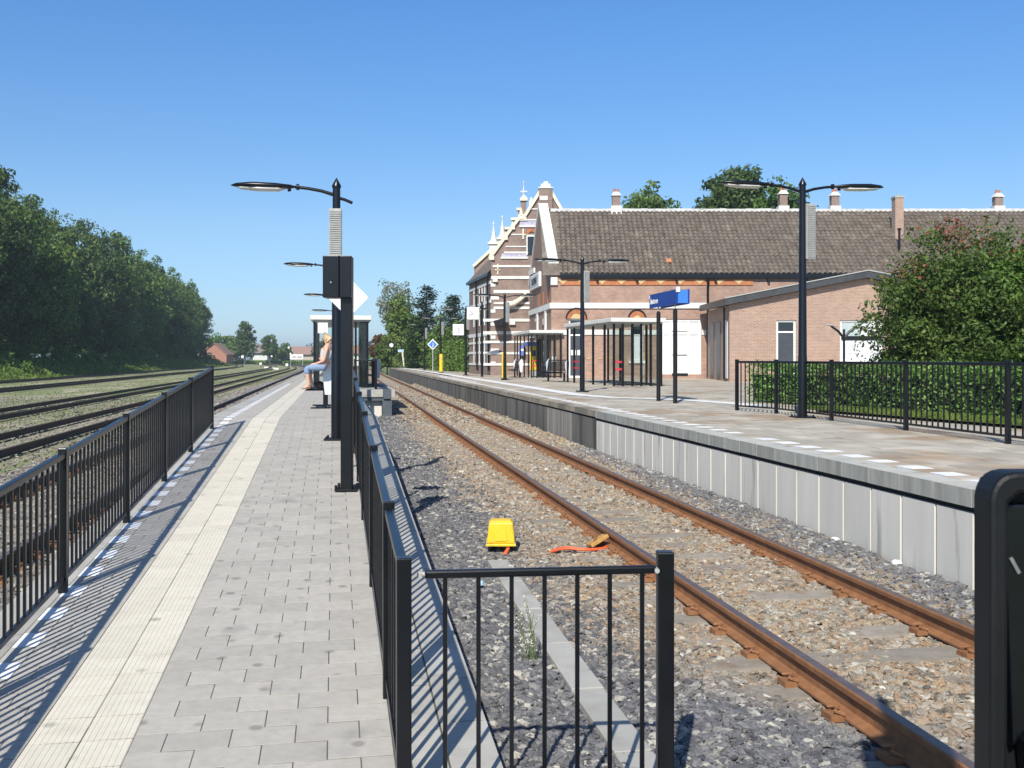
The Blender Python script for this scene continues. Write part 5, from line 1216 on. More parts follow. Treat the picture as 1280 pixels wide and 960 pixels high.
mb = MB(); mb.prism([(HX0+.034,1.58),(HX0+.10,1.58),(HX0+.075,1.30),(HX0+.095,1.22),(HX0+.05,1.16)], HY-.05, HY-.022); mb.prism([(HX0+.06,1.18),(HX0+.20,1.14),(HX0+.2,.98),(HX0+.085,.95)], HY-.10, HY-.03); mb.box(HX0+.05, HX0+.20, HY-.11, HY-.03, .60, .84); obj('lamp_hood', mb, BLACK, cr, bevel=.006)
mb = MB(); mb.cbox((HX0+.052,HY-.052,1.475), (.006,.004,.030), Matrix.Rotation(-.5,3,'Y')); mb.cbox((HX0+.105,HY-.052,1.335), (.006,.004,.03), Matrix.Rotation(-.2,3,'Y')); obj('scratch', mb, mat('scuffed_paint', (.12,.125,.13), (.2,.2,.2), 60, rough=.6), cr)
mb = MB(); mb.cbox((1.06,1.6,2.78), (.38,.12,1.0)); mb.cbox((1.06,1.6,3.45), (.16,.1,.2)); obj('upper_lights', mb, BLACKM, cr, bevel=.03)
# ------------------------------------------------------------ trees
def crown_mesh(name, spec, leaf, m, seed=0, asp=.55):
    Ps = []; Ns = []
    for i, (c, r, K, per, rc, shell) in enumerate(spec):
        P, Nn = clumps(c, r, K, per, rc, shell=shell, seed=seed*17+i); Ps.append(P); Ns.append(Nn)
    return quads(name, np.concatenate(Ps), np.concatenate(Ns), leaf, m, asp)
big = []
for s_ in range(3):
    g = random.Random(40+s_)
    spec = [((0,0,9.4),(5.4,5.4,7.6),130,120,1.35,.55), ((0,0,9),(4,4,6.5),60,90,1.7,.1), ((0,0,3.6),(4.0,4.0,2.2),30,80,1.1,.3)]
    for k in range(7):
        a = g.uniform(0,6.28); rr = g.uniform(2.5,4.5); spec.append(((math.cos(a)*rr, math.sin(a)*rr, g.uniform(5,14)), (2.6,2.6,2.6), 16, 90, .95, .5))
    for k in range(4): a = g.uniform(0,6.28); spec.append(((math.cos(a)*2, math.sin(a)*2, g.uniform(15.5,17)), (1.6,1.6,1.8), 9, 50, .7, .4))
    big.append((crown_mesh('crown', spec, .20, (L_DARK, L_MID, L_DARK)[s_], 3+s_), trunk_mesh('trunk', 14, .38, 9, 4.5, seed=s_)))
row = ['big dark tree nearest the left edge of the picture', 'second big tree of the left row, partly cut by the left edge', 'third big tree of the left row above the parked white cars', 'fourth big tree of the left row', 'fifth big tree of the left row, beside a paler gap', 'sixth big tree of the left row', 'seventh big tree in the long left row', 'eighth big tree in the long left row', 'ninth big tree in the long left row', 'tenth big tree in the long left row', 'eleventh big tree in the long left row', 'twelfth big tree in the long left row', 'third last tree at the far end of the left row', 'second last tree at the far end of the left row', 'last tree of the left row, its crown ending against open sky']
GT_ = 'row of big trees along the left side of the rail yard'
for i, lab in enumerate(row):
    Y = 100 + i*13.9; X = -40.5 - .174*Y + random.uniform(-2.5,2.0)
    c_, t_ = big[(i*2+i//3) % 3]
    shape_tree('broadleaf_tree', lab, 'tree', (X, Y, -.35), c_, t_, GT_, random.uniform(0,6.28), (1.16 if i < 12 else 1.02, 1.16 if i < 12 else 1.02, (1.22 if i < 3 else 1.25 if i < 12 else 1.2)*random.uniform(.97,1.06)))
for i in range(8):
    Y = 112 + i*25; c_, t_ = big[i % 3]
    shape_tree('broadleaf_tree', 'tree standing in the second rank behind the big left row', 'tree', (-56 - .174*Y, Y, -.35), c_, t_, 'second rank of trees behind the left row', random.uniform(0,6.28), random.uniform(1.0,1.1))
# undergrowth below them
ug = []
for k in range(2):
    ug.append(crown_mesh('foliage', [((0,0,.9),(3.4,2.2,1.5),60,55,.6,.35), ((1.5,0,1.5),(1.6,1.4,1.3),18,50,.5,.4)], .13, (L_BUSH, L_MID)[k], 60+k))
stems = MB()
for k in range(7): a = k*.9; stems.tube([(0,0,-.3),(math.cos(a)*.8,math.sin(a)*.7,.6),(math.cos(a)*1.9,math.sin(a)*1.3,1.4)], [.05,.035,.012], 5)
stems = stems.mesh('stem', BARK)
def bush(lab, loc, me, group=None, rz=0, sc=1, cat='bush'):
    t = thing('bush', lab, cat, (0,0,0), 0, group); put('stem', stems, t); put('foliage', me, t); t.location = loc; t.rotation_euler = (0,0,rz); t.scale = sc if hasattr(sc,'__len__') else (sc,)*3; return t
for i in range(30):
    Y = 88 + i*7.4; X = -35.5 - .174*Y + random.uniform(-1.2,1.2)
    if i in (5, 7): continue
    bush('bush in the undergrowth along the foot of the left tree row', (X, Y, -.4), ug[i % 2], 'undergrowth bushes below the left tree row', random.uniform(0,6.28), (random.uniform(.9,1.3), random.uniform(.9,1.3), random.uniform(.8,1.6)))
n_ = 24000; P = np.stack([np.zeros(n_), 66 + 225*rng.uniform(size=n_), np.zeros(n_)], 1)
off_ = rng.uniform(0,5.2,n_); P[:,0] = -.174*P[:,1] - 27.9 - off_; P[:,2] = -.25 + rng.uniform(0,1,n_)*(.15 + off_*.26)*(1+.5*np.sin(P[:,1]*.9))
me = quads('verge_grass', P, rng.normal(size=P.shape)*np.array([1,1,.25]), .24, L_GRASS, .35); tag(put('verge_grass', me), kind='stuff')
# far side: low green verge, house, trees
def patch(name, x0, x1, y0, y1, z, n, sz, m, seed):
    g = np.random.default_rng(seed); P = np.stack([g.uniform(x0,x1,n), g.uniform(y0,y1,n), g.uniform(-.3,z,n)], 1)
    tag(put(name, quads(name, P, g.normal(size=P.shape), sz, m, .5)), kind='stuff')
patch('meadow', -112, -86, 262, 300, 1.3, 9000, .45, L_BUSH, 3)
patch('meadow', -103, -74, 372, 400, .9, 5000, .5, L_BUSH, 4)
patch('meadow', -128, -100, 300, 345, 1.6, 5000, .5, L_BUSH, 5)
hz_ = thing('brick_house', 'small red brick house with a plain gable among the far trees on the left', 'house', at(267,446,330))
c0 = at(267,446,330); hw = 4.1
BRF = mat('far_brick', (.40,.20,.14), (.34,.17,.12), .6, rough=.9)
mb = MB(); mb.prism([(c0.x-hw,-.4),(c0.x+hw,-.4),(c0.x+hw,3.2),(c0.x+.2,6.6),(c0.x-hw,3.4)], 330, 338); obj('wall', mb, BRF, hz_)
mb = MB(); mb.bar((c0.x-hw-.3,334,3.3),(c0.x+.2,334,6.75),8.8,.25); mb.bar((c0.x+.2,334,6.75),(c0.x+hw+.4,334,3.0),8.8,.25); obj('roof', mb, mat('far_roof', (.30,.19,.15), (.24,.15,.12), 1, rough=.9), hz_)
mb = MB(); mb.box(c0.x-3.0,c0.x-.9,329.8,329.95,2.1,3.2); obj('window', mb, WHITE, hz_)
mb = MB(); mb.box(c0.x-5.2,c0.x-4.8,330,330.5,-.3,4.8); mb.box(c0.x+2.0,c0.x+2.9,329.8,329.95,-.2,.6); obj('door_post', mb, WHITE, hz_)
def simple_tree(name, lab, x, ytop, ybase, Y, wpx, m, seed, K=60, per=60, leaf=.25, shell=.3, group=None, low=.12, rc=None, bark=None, squash=1.0, top=0):
    b = at(x, ybase, Y); zt = CZ - (ytop-HZ)/F*Y; z0 = -.3 if Y > 82 else .6; H = zt - z0; rx = wpx/2/F*Y
    rc = rc or rx*.30
    if top: spec = [((0,0,H-top),(rx*.93,rx*.9,top),K,per,rc,shell), ((0,0,H-top*1.1),(rx*.7,rx*.7,top*.8),K//2,per,rc*1.1,.1), ((rx*.3,0,H-top*1.6),(rx*.8,rx*.8,top),K//3,per,rc,.4)]
    else: spec = [((0,0,H*(.5+low/2)),(rx*.92,rx*.92*squash,H*(.5-low/2)*.97),K,per,rc,shell), ((rx*.2,0,H*.45),(rx*.6,rx*.6,H*.3),K//3,per,rc,.1)]
    t = thing(name, lab, 'tree', (0,0,0), 0, group)
    put('trunk', trunk_mesh('trunk', H*.9, max(.08,H*.018), 6, rx*.8, mat_=bark, seed=seed), t)
    put('crown', crown_mesh('crown', spec, leaf, m, seed), t); t.location = (b.x, Y, z0); return t
simple_tree('broadleaf_tree', 'tall narrow grey green tree right of the far brick house', 306, 398, 446, 345, 27, L_DARK, 101, K=80, leaf=.36)
simple_tree('broadleaf_tree', 'rounded tree between the tall narrow tree and the far red roof', 337, 418, 447, 370, 24, L_MID, 102, leaf=.38)
simple_tree('broadleaf_tree', 'leafy tree directly left of the far brick house', 240, 415, 448, 345, 34, L_MID, 103, K=110, per=80, leaf=.5, low=.0)
simple_tree('broadleaf_tree', 'pale green tree behind the roof of the far brick house', 262, 418, 448, 372, 40, L_BUSH, 104, K=110, per=80, leaf=.5, low=.0)
simple_tree('broadleaf_tree', 'green tree behind the right side of the far brick house', 287, 419, 448, 365, 30, L_MID, 105, K=110, per=80, leaf=.5, low=.0)
simple_tree('broadleaf_tree', 'low tree right of the rounded far tree', 354, 430, 449, 380, 24, L_MID, 106, leaf=.38)
simple_tree('broadleaf_tree', 'low dark tree left of the seated woman, above the white board', 403, 424, 452, 330, 26, L_MID, 107, leaf=.35)
simple_tree('broadleaf_tree', 'bushy low tree seen between the ramp columns and the island shelter post', 447, 437, 455, 330, 30, L_MID, 108, leaf=.35)
g = np.random.default_rng(9); Ps = []; Ns = []
for k in range(46):
    x = -330 + k*10 + g.uniform(-3,3); h_ = g.uniform(8.5,13.5); P_, N_ = clumps((x, 640+g.uniform(-12,12), h_*.5), (8,6,h_*.55), 16, 34, 2.4, shell=.4, seed=300+k); Ps.append(P_); Ns.append(N_)
tag(put('far_wood', quads('far_wood', np.concatenate(Ps), np.concatenate(Ns), .75, L_FAR)), kind='stuff')
rf = thing('far_roof_building', 'long low building with a reddish brown roof beyond the left curve of tracks', 'building', at(380,447,430))
a, b = at(362,446,430), at(398,446,430); mb = MB(); mb.box(a.x,b.x,430,440,-.3,3.6); obj('wall', mb, mat('far_wall',(.5,.42,.36),(.42,.35,.3),.5), rf)
mb = MB(); mb.prism([(-435,3.4),(-429,3.4),(-432,6.7)][::-1] if False else [(429,3.4),(441,3.4),(435,6.9)], a.x-.5, b.x+.5, Matrix(((0,1,0,0),(1,0,0,0),(0,0,1,0),(0,0,0,1)))); obj('roof', mb, mat('far_roof2', (.33,.20,.16), (.27,.17,.14), 1, rough=.9), rf)
rf = thing('far_roof_building', 'grey roofed house with white wall between the narrow and rounded far trees', 'house', at(322,447,395))
a, b = at(316,446,395), at(334,446,395); mb = MB(); mb.box(a.x,b.x,395,402,-.3,4); obj('wall', mb, WHITEB, rf)
mb = MB(); mb.prism([(394,3.9),(403,3.9),(399,7.3)], a.x-.4, b.x+.4, Matrix(((0,1,0,0),(1,0,0,0),(0,0,1,0),(0,0,0,1)))); obj('roof', mb, mat('far_roof3', (.20,.16,.15), (.26,.2,.18), 1, rough=.9), rf)
hb = thing('white_house', 'white house seen through the gap between the two island columns and the shelter post', 'house', at(447,447,300))
a, b = at(437,447,300), at(456,447,300); mb = MB(); mb.box(a.x,b.x,300,306,-.3,3.4); obj('wall', mb, WHITE, hb)
mb = MB(); mb.prism([(299,3.3),(307,3.3),(303,5.6)], a.x-.4, b.x+.4, Matrix(((0,1,0,0),(1,0,0,0),(0,0,1,0),(0,0,0,1)))); obj('roof', mb, BRF, hb)
wb = thing('notice_board', 'white board on two short legs beside the far tracks, left of the woman', 'board', at(370,452,250))
a, b = at(362.5,449,250), at(379,442.8,250); mb = MB(); mb.box(a.x,b.x,249.9,250.05,a.z,b.z); obj('panel', mb, WHITE, wb)
mb = MB(); mb.box(a.x+.6,a.x+1.4,249.85,249.89,a.z+.3,b.z-.4); mb.box(a.x+1.7,a.x+2.9,249.85,249.89,a.z+.3,b.z-.5); obj('print', mb, mat('board_print',(.45,.3,.33),(.5,.5,.52),2), wb)
mb = MB(); mb.box(a.x+.1,a.x+.2,249.95,250.1,-.3,a.z+.1); mb.box(b.x-.2,b.x-.1,249.95,250.1,-.3,a.z+.1); obj('leg', mb, GREYP, wb)
def dot(x, y, Y, r, lab, base=True):
    t = thing('ground_signal', lab, 'signal', (at(x,y,Y).x, Y, -.3)); c = at(x,y,Y)
    mb = MB(); mb.tube([(c.x,Y,c.z),(c.x,Y+.12,c.z)], r, 12); obj('disc', mb, WHITE, t)
    mb = MB(); mb.tube([(c.x,Y+.2,-.3),(c.x,Y+.2,c.z)], .05, 6); obj('post', mb, BLACKM, t)
dot(358.5,456,210,.32,'white round signal low between the tracks beside the curve')
dot(325.7,454.6,235,.30,'white round signal low at the far points, left of the other')
dot(360.8,434.5,255,.26,'white round signal on a post against the far red brown roof')
dot(339.5,445.3,245,.22,'small white signal on a dark post below the rounded far tree')
dot(363,441.8,252,.2,'small white light above the left corner of the white board')
dot(303,446,245,.35,'white marker by the trunk of the tall narrow tree')
for (x0,x1,y,Y,lab) in ((340.5,348.5,459.8,190,'nearer pale concrete block beside the far points'),(330,335.5,457,215,'farther pale concrete block beside the far points')):
    a, b = at(x0,y,Y), at(x1,y,Y); t = MB(); t.box(a.x,b.x,Y,Y+.8,-.3,.12); tag(obj('concrete_block', t, WHITEB), lab, 'block')
# parked cars glimpsed below the left trees
def car(lab, x, y, Y, L=4.2, rz=.1):
    t = thing('parked_car', lab, 'car', (0,0,0), 0, 'white cars parked behind the left trees')
    mb = MB(); mb.prism([(-L/2,.35),(L/2,.35),(L/2,.75),(L/2-.9,.88),(L/2-1.5,1.40),(-L/2+.9,1.42),(-L/2+.15,.95),(-L/2,.7)], -.85, .85); obj('body', mb, WHITE, t, bevel=.05)
    mb = MB(); mb.prism([(-L/2+.55,.95),(L/2-1.05,.93),(L/2-1.6,1.33),(-L/2+1.0,1.34)], -.87, .87); obj('window', mb, GLASS, t)
    for dx in (-L/2+.8, L/2-.8):
        for dy in (-.86,.70):
            mb = MB(); mb.tube([(dx,dy,.33),(dx,dy+.16,.33)], .33, 12); obj('wheel', mb, BLACKM, t)
    t.location = (at(x,y,Y).x, Y, .1); t.rotation_euler = (0,0,rz); return t
car('white parked car under the third big tree on the left', 64, 455, 136); car('white parked car right of the other, behind the left bushes', 112, 449, 160)
wh = thing('pale_building', 'pale wall glimpsed between the trunks of the left trees', 'building', (-75, 140, 0))
mb = MB(); mb.box(-82,-76,150,156,-.3,2.6); obj('wall', mb, WHITEB, wh); mb = MB(); mb.prism([(149,2.5),(157,2.5),(153,4.2)], -82.5, -75.5, Matrix(((0,1,0,0),(1,0,0,0),(0,0,1,0),(0,0,0,1)))); obj('roof', mb, BRF, wh)

# trees past the right platform
simple_tree('birch_tree', 'sparse pale weeping birch rising above the other trees past the platform end', 494, 344, 455, 142, 48, L_BIRCH, 201, K=110, per=36, leaf=.17, shell=.3, low=.35, rc=.7, bark=WBARK)
simple_tree('willow_tree', 'light green drooping tree below the pale birch', 503, 374, 458, 126, 44, L_LIGHT, 202, K=130, per=90, leaf=.2, shell=.5, low=.02, rc=.75)
simple_tree('broadleaf_tree', 'reddish brown leaved bush like tree right of the island shelter', 476, 414, 458, 150, 30, L_REDDISH, 203, K=90, per=110, leaf=.2, low=.0)
simple_tree('broadleaf_tree', 'green low tree between the reddish one and the willow', 484, 428, 459, 138, 34, L_MID, 204, K=90, per=90, leaf=.18, low=.0)
# layered conifer
def conifer(lab, x, ytop, Y, wpx, seed):
    b = at(x, 458, Y); H = CZ - (ytop-HZ)/F*Y + .3; R = wpx/2/F*Y; g = np.random.default_rng(seed); Ps = []; Ns = []
    for L in range(24):
        f = L/23; z = H*(.08+.90*f); r = R*(1-f)**.6*(g.uniform(.7,1.15)) + .35
        for k in range(int(12 - 6*f)):
            a = g.uniform(0,6.28); n = int(60*(1-f*.5)); t = g.uniform(.1,1,n)
            Pq = np.stack([np.cos(a)*r*t, np.sin(a)*r*t, z - .25*t*r + .25*t**3*r], 1) + g.normal(size=(n,3))*np.array([.32,.32,.16])
            Ps.append(Pq); Ns.append(g.normal(size=(n,3))*.4 + np.array([0,0,1.]))
    t = thing('conifer_tree', lab, 'tree', (0,0,0)); put('trunk', trunk_mesh('trunk', H*.97, .16, 3, R*.4, seed=seed), t); put('crown', quads('crown', np.concatenate(Ps), np.concatenate(Ns), .16, L_CONIF, .5), t); t.location = (b.x, Y, -.3)
conifer('dark layered conifer with flat branches behind the far pillar', 533, 358, 116, 60, 7)
conifer('dark conifer with a narrow tip right behind the layered one', 566, 370, 112, 56, 8)
simple_tree('broadleaf_tree', 'mid green tree below the two conifers', 555, 398, 462, 106, 62, L_MID, 206, K=110, per=70, leaf=.14, shell=.5, low=.0)
simple_tree('broadleaf_tree', 'dark leafy tree between the conifers and the station house', 590, 392, 463, 100, 52, L_DARK, 207, K=90, per=70, leaf=.14, shell=.5, low=.0)
simple_tree('broadleaf_tree', 'green tree below the willow beside the diamond sign', 522, 420, 460, 118, 40, L_BUSH, 208, K=70, leaf=.14, shell=.5, low=.0)
def hedge_mesh(name, A, B, wd, h, n, leaf, m, seed, z0=0):
    g = np.random.default_rng(seed); A = np.array(A); B = np.array(B); L = np.linalg.norm(B-A); d = (B-A)/L; nn = np.array([d[1], -d[0]])
    s = g.uniform(0, L, n); side = g.choice(4, n, p=[.36,.34,.25,.05]); o = np.where(side==0, -wd/2, np.where(side==1, g.uniform(-wd/2,wd/2,n), np.where(side==2, wd/2, 0))); o = np.where(side>2, g.uniform(-wd/2,wd/2,n), o)
    z = np.where(side==1, h, g.uniform(.02,h,n)); bump_ = .07*np.sin(s*3.1)+.05*np.sin(s*7.7+1)+.05*np.sin(z*9+s*4)
    o = o*(1+bump_*1.2) + g.normal(size=n)*.045; z = z + (side==1)*bump_*.6 + g.normal(size=n)*.04
    P = np.stack([A[0]+d[0]*s+nn[0]*o, A[1]+d[1]*s+nn[1]*o, z0+np.maximum(z,.02)], 1)
    N_ = g.normal(size=(n,3)); N_ += np.where(side[:,None]==1, np.array([0,0,1.2]), 0) + np.where(side[:,None]==0, np.array([-nn[0],-nn[1],.4])*1.1, 0)
    return quads(name, P, N_, leaf, m, .6)
# hedge behind the platform fence
HA, HB = (6.25,25.6), (11.4,10.5)
hd = thing('hedge', 'clipped green hedge behind the black fence on the right platform', 'hedge', (HA[0], HA[1], .76))
put('foliage', hedge_mesh('foliage', HA, HB, .85, .86, 34000, .036, L_HEDGE, 5, .76), hd)
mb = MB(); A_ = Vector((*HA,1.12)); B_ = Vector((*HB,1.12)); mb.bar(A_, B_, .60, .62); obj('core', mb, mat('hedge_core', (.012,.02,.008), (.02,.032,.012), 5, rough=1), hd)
mb = MB()
for k in range(34):
    f = (k+.5)/34; q_ = A_.lerp(B_, f); mb.tube([(q_.x,q_.y,.7),(q_.x+random.uniform(-.06,.06),q_.y+random.uniform(-.06,.06),1.2)], .018, 5)
obj('stem', mb, BARK, hd)
h2 = thing('hedge', 'tall ivy green hedge left of the station house behind the track number sign', 'hedge', (-5, 90, .7))
put('foliage', hedge_mesh('foliage', (-6.7,95), (-2.8,84), 1.6, 2.6, 16000, .11, L_MID, 6, .6), h2)
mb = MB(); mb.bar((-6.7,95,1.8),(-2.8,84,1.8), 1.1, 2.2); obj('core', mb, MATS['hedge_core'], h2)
# lawn in front of the hedge
d = (Vector((*HB,0)) - Vector((*HA,0))).normalized(); nn = Vector((d.y, -d.x, 0))
if nn.y > 0 or nn.x > 0: nn = -nn if (Vector((0,0,0))-Vector((*HA,0))).dot(nn) < 0 else nn
n = 22000; s = rng.uniform(3.6, 15.5, n); o = rng.uniform(.25, 1.35, n)
P = np.stack([HA[0]+d.x*s+nn.x*o, HA[1]+d.y*s+nn.y*o, np.full(n,.80)+rng.uniform(-.02,.03,n)], 1)
me = quads('lawn', P, rng.normal(size=P.shape)*np.array([1,1,.15]), .03, L_GRASS, .3); tag(put('lawn', me), kind='stuff')
mb = MB(); q0 = Vector((*HA,0)) + d*3.6; q1 = Vector((*HA,0)) + d*15.5
mb.add([(*(q0+nn*.2).xy,.772),(*(q1+nn*.2).xy,.772),(*(q1+nn*1.35).xy,.772),(*(q0+nn*1.35).xy,.772),(*(q0-nn*6).xy,.772),(*(q1-nn*6).xy,.772)], [(0,1,2,3),(1,0,4,5)]); o_ = obj('lawn_soil', mb, FIELD); o_['kind'] = 'structure'
# berry tree and its neighbour
def shrub(lab, x, y, z, r, seed, K=170, m=L_MID, berries=True):
    t = thing('rowan_tree', lab, 'tree', (0,0,0))
    sp_ = [((0,0,z*.62),(r[0]*.97,r[1]*.95,z*.62),150,120,.45,.55), ((0,0,z),r,K,120,.42,.5), ((0,0,z*.9),(r[0]*.75,r[1]*.75,r[2]*.8),60,110,.5,.2), ((-r[0]*.35,-r[1]*.4,z-r[2]*.1),(r[0]*.62,r[1]*.6,r[2]*.6),50,110,.36,.6), ((r[0]*.4,-r[1]*.5,z+r[2]*.1),(r[0]*.55,r[1]*.5,r[2]*.55),46,110,.36,.6)]
    gk = random.Random(seed)
    for k in range(12): a = gk.uniform(0,6.28); sp_.append(((math.cos(a)*r[0]*.8, math.sin(a)*r[1]*.8, z+r[2]*gk.uniform(.1,.55)), (.5,.5,.5), 6, 60, .26, .3))
    P = []; N_ = []
    for i, (c, rr, k, per, rc, shell) in enumerate(sp_):
        a, b = clumps(c, rr, k, per, rc, shell=shell, seed=seed+i); P.append(a); N_.append(b)
    P = np.concatenate(P); N_ = np.concatenate(N_); mk = P[:,2] > .25; P = P[mk]; N_ = N_[mk]
    if berries:
        sc_ = (-(P[:,0])/r[0]*.35 + (P[:,2]-z)/r[2]*.9) + .35*np.sin(P[:,0]*3.3+P[:,2]*2.1) + rng.normal(size=len(P))*.18
        red = sc_ > 1.0
        gr = ~red
    else: gr = np.ones(len(P), bool); red = ~gr
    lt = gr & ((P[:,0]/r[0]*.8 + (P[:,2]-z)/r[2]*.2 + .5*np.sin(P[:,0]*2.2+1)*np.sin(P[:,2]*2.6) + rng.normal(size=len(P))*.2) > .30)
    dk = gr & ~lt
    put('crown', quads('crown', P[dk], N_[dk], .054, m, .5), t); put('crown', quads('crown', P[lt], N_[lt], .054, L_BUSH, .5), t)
    if berries:
        R_ = P[red]; k_ = rng.uniform(size=len(R_)) < .75
        put('crown', quads('crown', R_[k_], N_[red][k_], .045, L_REDDISH, .5), t)
        put('berry_clusters', quads('berry_clusters', R_[~k_][:1500], N_[red][~k_][:1500], .034, BERRY, .9), t, kind='stuff')
    put('trunk', trunk_mesh('trunk', z+r[2]*.5, .09, 12, r[0]*.9, seed=seed), t); t.location = (x, y, .76); return t
shrub('round rowan tree with reddish berries on top, behind the fence and hedge', 11.05, 25.2, 2.15, (2.1,2.0,2.1), 500, K=280)
shrub('dense green tree cut by the right edge, right of the berry tree', 13.6, 24.4, 2.1, (2.1,2.0,2.1), 600, K=280, m=L_MID)
# trees beyond the wing's roof
simple_tree('broadleaf_tree', 'rounded green tree showing above the roof between two chimneys', 811, 231, 458, 92, 72, L_DARK, 301, top=4.0, K=90, per=90, leaf=.2, shell=.5, low=.1, rc=1.0)
simple_tree('broadleaf_tree', 'tallest dark tree above the roof, behind the big lamp arm', 922, 206, 458, 97, 98, L_DARK, 302, top=5.0, K=120, per=90, leaf=.22, shell=.5, low=.1, rc=1.1)
simple_tree('broadleaf_tree', 'lighter green tree just right of the tallest one above the roof', 975, 234, 458, 90, 84, L_BUSH, 303, top=3.5, K=90, per=90, leaf=.2, shell=.5, low=.1, rc=.9)
# forked lamp in front of the annex
fl = thing('forked_lamp', 'small black forked lamp in front of the annex window', 'lamp post', (px(1055,40),40,.76))
c0 = at(1055,418,40); mb = MB(); mb.tube([(c0.x,40,.76),(c0.x,40,c0.z+.2)], [.05,.045], 10); obj('pole', mb, BLACK, fl)
for s_ in (-1,1):
    mb = MB(); mb.tube([(c0.x,40,c0.z-.15),(c0.x+s_*.22,40,c0.z+.12),(c0.x+s_*.5,40,c0.z+.32)], [.05,.05,.04], 8); obj('arm', mb, BLACK, fl)
    mb = MB(); mb.tube([(c0.x+s_*.28,40,c0.z+.30),(c0.x+s_*.5,40,c0.z+.36),(c0.x+s_*.72,40,c0.z+.38)], [.04,.11,.05], 10, sq=.35); obj('lamp_head', mb, GREYP, fl)

# ------------------------------------------------------------ the seated woman
def skin(name, pts, edges, rad, m, parent, sub=2):
    me = bpy.data.meshes.new(name); me.from_pydata([tuple(p) for p in pts], edges, []); o = bpy.data.objects.new(name, me); COL.objects.link(o)
    md = o.modifiers.new('skin', 'SKIN'); md.use_smooth_shade = True
    for i, r in enumerate(rad): v = me.skin_vertices[0].data[i]; v.radius = (r if not hasattr(r,'__len__') else r) if hasattr(r,'__len__') else (r, r)
    me.skin_vertices[0].data[0].use_root = True
    o.modifiers.new('sub', 'SUBSURF').levels = sub; o.modifiers['sub'].render_levels = sub
    dg = bpy.context.evaluated_depsgraph_get(); m2 = bpy.data.meshes.new_from_object(o.evaluated_get(dg)); bpy.data.objects.remove(o)
    m2.materials.clear(); m2.materials.append(m); m2.name = name; return put(name, m2, parent)
SKINM = mat('skin', (.60,.34,.24), (.66,.39,.28), 20, rough=.5)
TOP = mat('grey_top', (.42,.43,.44), (.52,.53,.54), 40, rough=.85); JEAN = mat('blue_denim', (.15,.23,.38), (.27,.36,.50), 45, rough=.85); HAIR = mat('blond_hair', (.42,.29,.15), (.62,.47,.29), 70, rough=.5)
wm = thing('person', 'blond woman in grey top and blue capri jeans sitting sideways on the bench back', 'person', (-4.0, 21.85, 1.2))
yw = 21.72
hip = Vector((-3.96, yw, 1.67)); she = Vector((-3.875, yw+.0, 2.06)); nk = Vector((-3.885, yw, 2.135)); hc = Vector((-3.905, yw, 2.235))
def leg(s): return [hip + Vector((-.02, s*.085, -.01)), Vector((-4.30, yw+s*.10-.04, 1.625)), Vector((-4.235+.015*s, yw+s*.10-.05, 1.30)), Vector((-4.24+.015*s, yw+s*.10-.05, 1.245)), Vector((-4.35+.015*s, yw+s*.11-.05, 1.215))]
pts = [hip, hip.lerp(she, .35), hip.lerp(she, .75), she, nk, hc + Vector((0,0,-.03)), hc + Vector((.0,0,.04))]; ed = [(0,1),(1,2),(2,3),(3,4),(4,5),(5,6)]; rd = [(.12,.14),(.095,.12),(.10,.135),(.07,.12),.042,.075,.078]
for s in (-1,1):
    b = len(pts); L5 = leg(s); pts += L5; ed += [(0,b)] + [(b+i,b+i+1) for i in range(4)]; rd += [.085,.056,.034,.036,.024]
    b = len(pts); sh_ = she + Vector((0, s*.155, -.02)); el = sh_ + Vector((-.05 if s<0 else .06, s*.03, -.26)); wr = Vector((-4.10, yw+s*.13, 1.72)) if s < 0 else Vector((-3.80, yw+.2, 1.76))
    hnd = wr + Vector((-.07,.0,-.015)); pts += [sh_, el, wr, hnd]; ed += [(3,b),(b,b+1),(b+1,b+2),(b+2,b+3)]; rd += [.046,.034,.024,.028]
    for k in range(4):
        f = len(pts); pts += [hnd + Vector((-.035, (k-1.5)*.018, -.006)), hnd + Vector((-.07+.006*abs(k-1.5), (k-1.5)*.021, -.025))]; ed += [(b+3,f),(f,f+1)]; rd += [.009,.007]
    f = len(pts); pts += [hnd + Vector((-.01, s*-.035, .0)), hnd + Vector((-.04, s*-.05, -.012))]; ed += [(b+3,f),(f,f+1)]; rd += [.010,.008]
skin('body', pts, ed, rd, SKINM, wm)
skin('tank_top', [hip.lerp(she,.28), hip.lerp(she,.55), hip.lerp(she,.82), she+Vector((0,0,-.01))], [(0,1),(1,2),(2,3)], [(.105,.130),(.108,.140),(.115,.155),(.085,.12)], TOP, wm)
lj = [hip + Vector((0,0,.05)), hip]; ej = [(0,1)]; rj = [(.115,.145),(.135,.155)]
for s in (-1,1):
    b = len(lj); L5 = leg(s); lj += [L5[0], L5[1], L5[1].lerp(L5[2], .42)]; ej += [(1,b),(b,b+1),(b+1,b+2)]; rj += [.10,.075,.062]
skin('jeans', lj, ej, rj, JEAN, wm)
skin('hair', [hc+Vector((.02,0,.045)), hc+Vector((.055,0,.0)), hc+Vector((.07,0,-.07)), hc+Vector((.055,.01,-.13)), hc+Vector((-.015,0,.055))], [(0,1),(1,2),(2,3),(0,4)], [(.078,.088),(.075,.085),(.05,.06),.025,(.055,.07)], HAIR, wm)
mb = MB(); mb.add([hc+Vector((-.074,-.012,.02)), hc+Vector((-.074,.012,.02)), hc+Vector((-.100,0,-.012)), hc+Vector((-.072,-.018,-.02)), hc+Vector((-.072,.018,-.02))], [(0,2,1),(0,3,2),(1,2,4),(2,3,4)], True); obj('nose', mb, SKINM, wm)
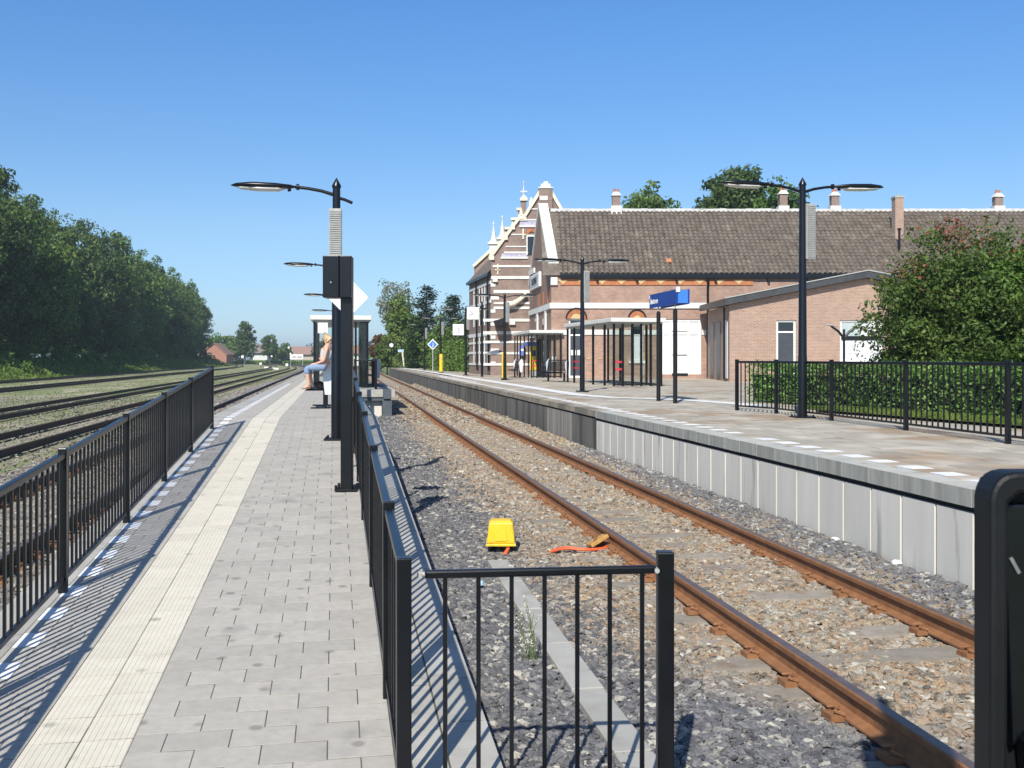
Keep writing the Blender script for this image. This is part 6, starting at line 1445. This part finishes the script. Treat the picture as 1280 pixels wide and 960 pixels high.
for s in (-1,1):
    mb = MB(); c = hc+Vector((-.066,s*.032,.016)); mb.lathe([(.0,c.z-.009),(.011,c.z),(.0,c.z+.009)], (c.x,c.y), 8); obj('eye', mb, BLACKM, wm)
    mb = MB(); c = hc+Vector((.005,s*.080,-.005)); mb.lathe([(.0,c.z-.028),(.014,c.z),(.0,c.z+.03)], (c.x,c.y), 8); obj('ear', mb, SKINM, wm)
mb = MB(); c = hc+Vector((-.074,0,-.045)); mb.cbox(c, (.01,.042,.010)); obj('mouth', mb, mat('lips', (.5,.15,.13), rough=.5), wm)
for s in (-1,1):
    L5 = leg(s); mb = MB(); mb.bar(L5[3]+Vector((.04,0,-.035)), L5[4]+Vector((-.03,0,-.022)), .075, .018); obj('sandal', mb, mat('brown_leather', (.16,.09,.05), rough=.6), wm)
bg_ = thing('bag', 'dark bag lying on the bench seat behind the woman\'s feet', 'bag', (-4.12, 21.95, 1.18))
skin('bag_body', [(-4.20,21.98,1.25),(-4.10,21.98,1.29),(-4.00,21.98,1.24)], [(0,1),(1,2)], [(.05,.07),(.08,.09),(.05,.07)], mat('dark_bag', (.03,.022,.02), (.07,.045,.03), 20, rough=.6), bg_)
mb = MB(); mb.tube([(-4.2,21.93,1.28),(-4.13,21.9,1.40),(-4.05,21.93,1.30)], .010, 6); obj('strap', mb, BLACKM, bg_)

# low grass and moss tufts between the sidings
n_ = 9000; Yt = 14 + 150*rng.uniform(size=n_)**1.6; bandc = rng.choice([-5.9,-9.4,-14.5,-17.5,-23,-24.5], n_); P = np.stack([bandc + rng.normal(size=n_)*np.where(bandc < -12, 1.3, .45) - .174*Yt, Yt, -.21 + rng.uniform(0,.05,n_)], 1)
tag(put('yard_grass', quads('yard_grass', P, rng.normal(size=P.shape)*np.array([.6,.6,.8]), .055, leafm('moss_tuft', (.15,.16,.075), (.23,.225,.12)), .5)), kind='stuff')

# ------------------------------------------------------------ summer haze
mb = MB(); mb.box(-2600, 2600, -250, 3600, -2.0, 26); hzo = tag(obj('haze', mb, None), kind='stuff')
hm = bpy.data.materials.new('haze'); hm.use_nodes = True; N_ = hm.node_tree.nodes; N_.clear()
pv = N_.new("ShaderNodeVolumePrincipled"); pv.inputs["Density"].default_value = .00040; pv.inputs["Color"].default_value = (.80,.90,1,1); pv.inputs["Anisotropy"].default_value = .2
ou = N_.new("ShaderNodeOutputMaterial"); hm.node_tree.links.new(pv.outputs[0], ou.inputs["Volume"]); hzo.data.materials.clear(); hzo.data.materials.append(hm)
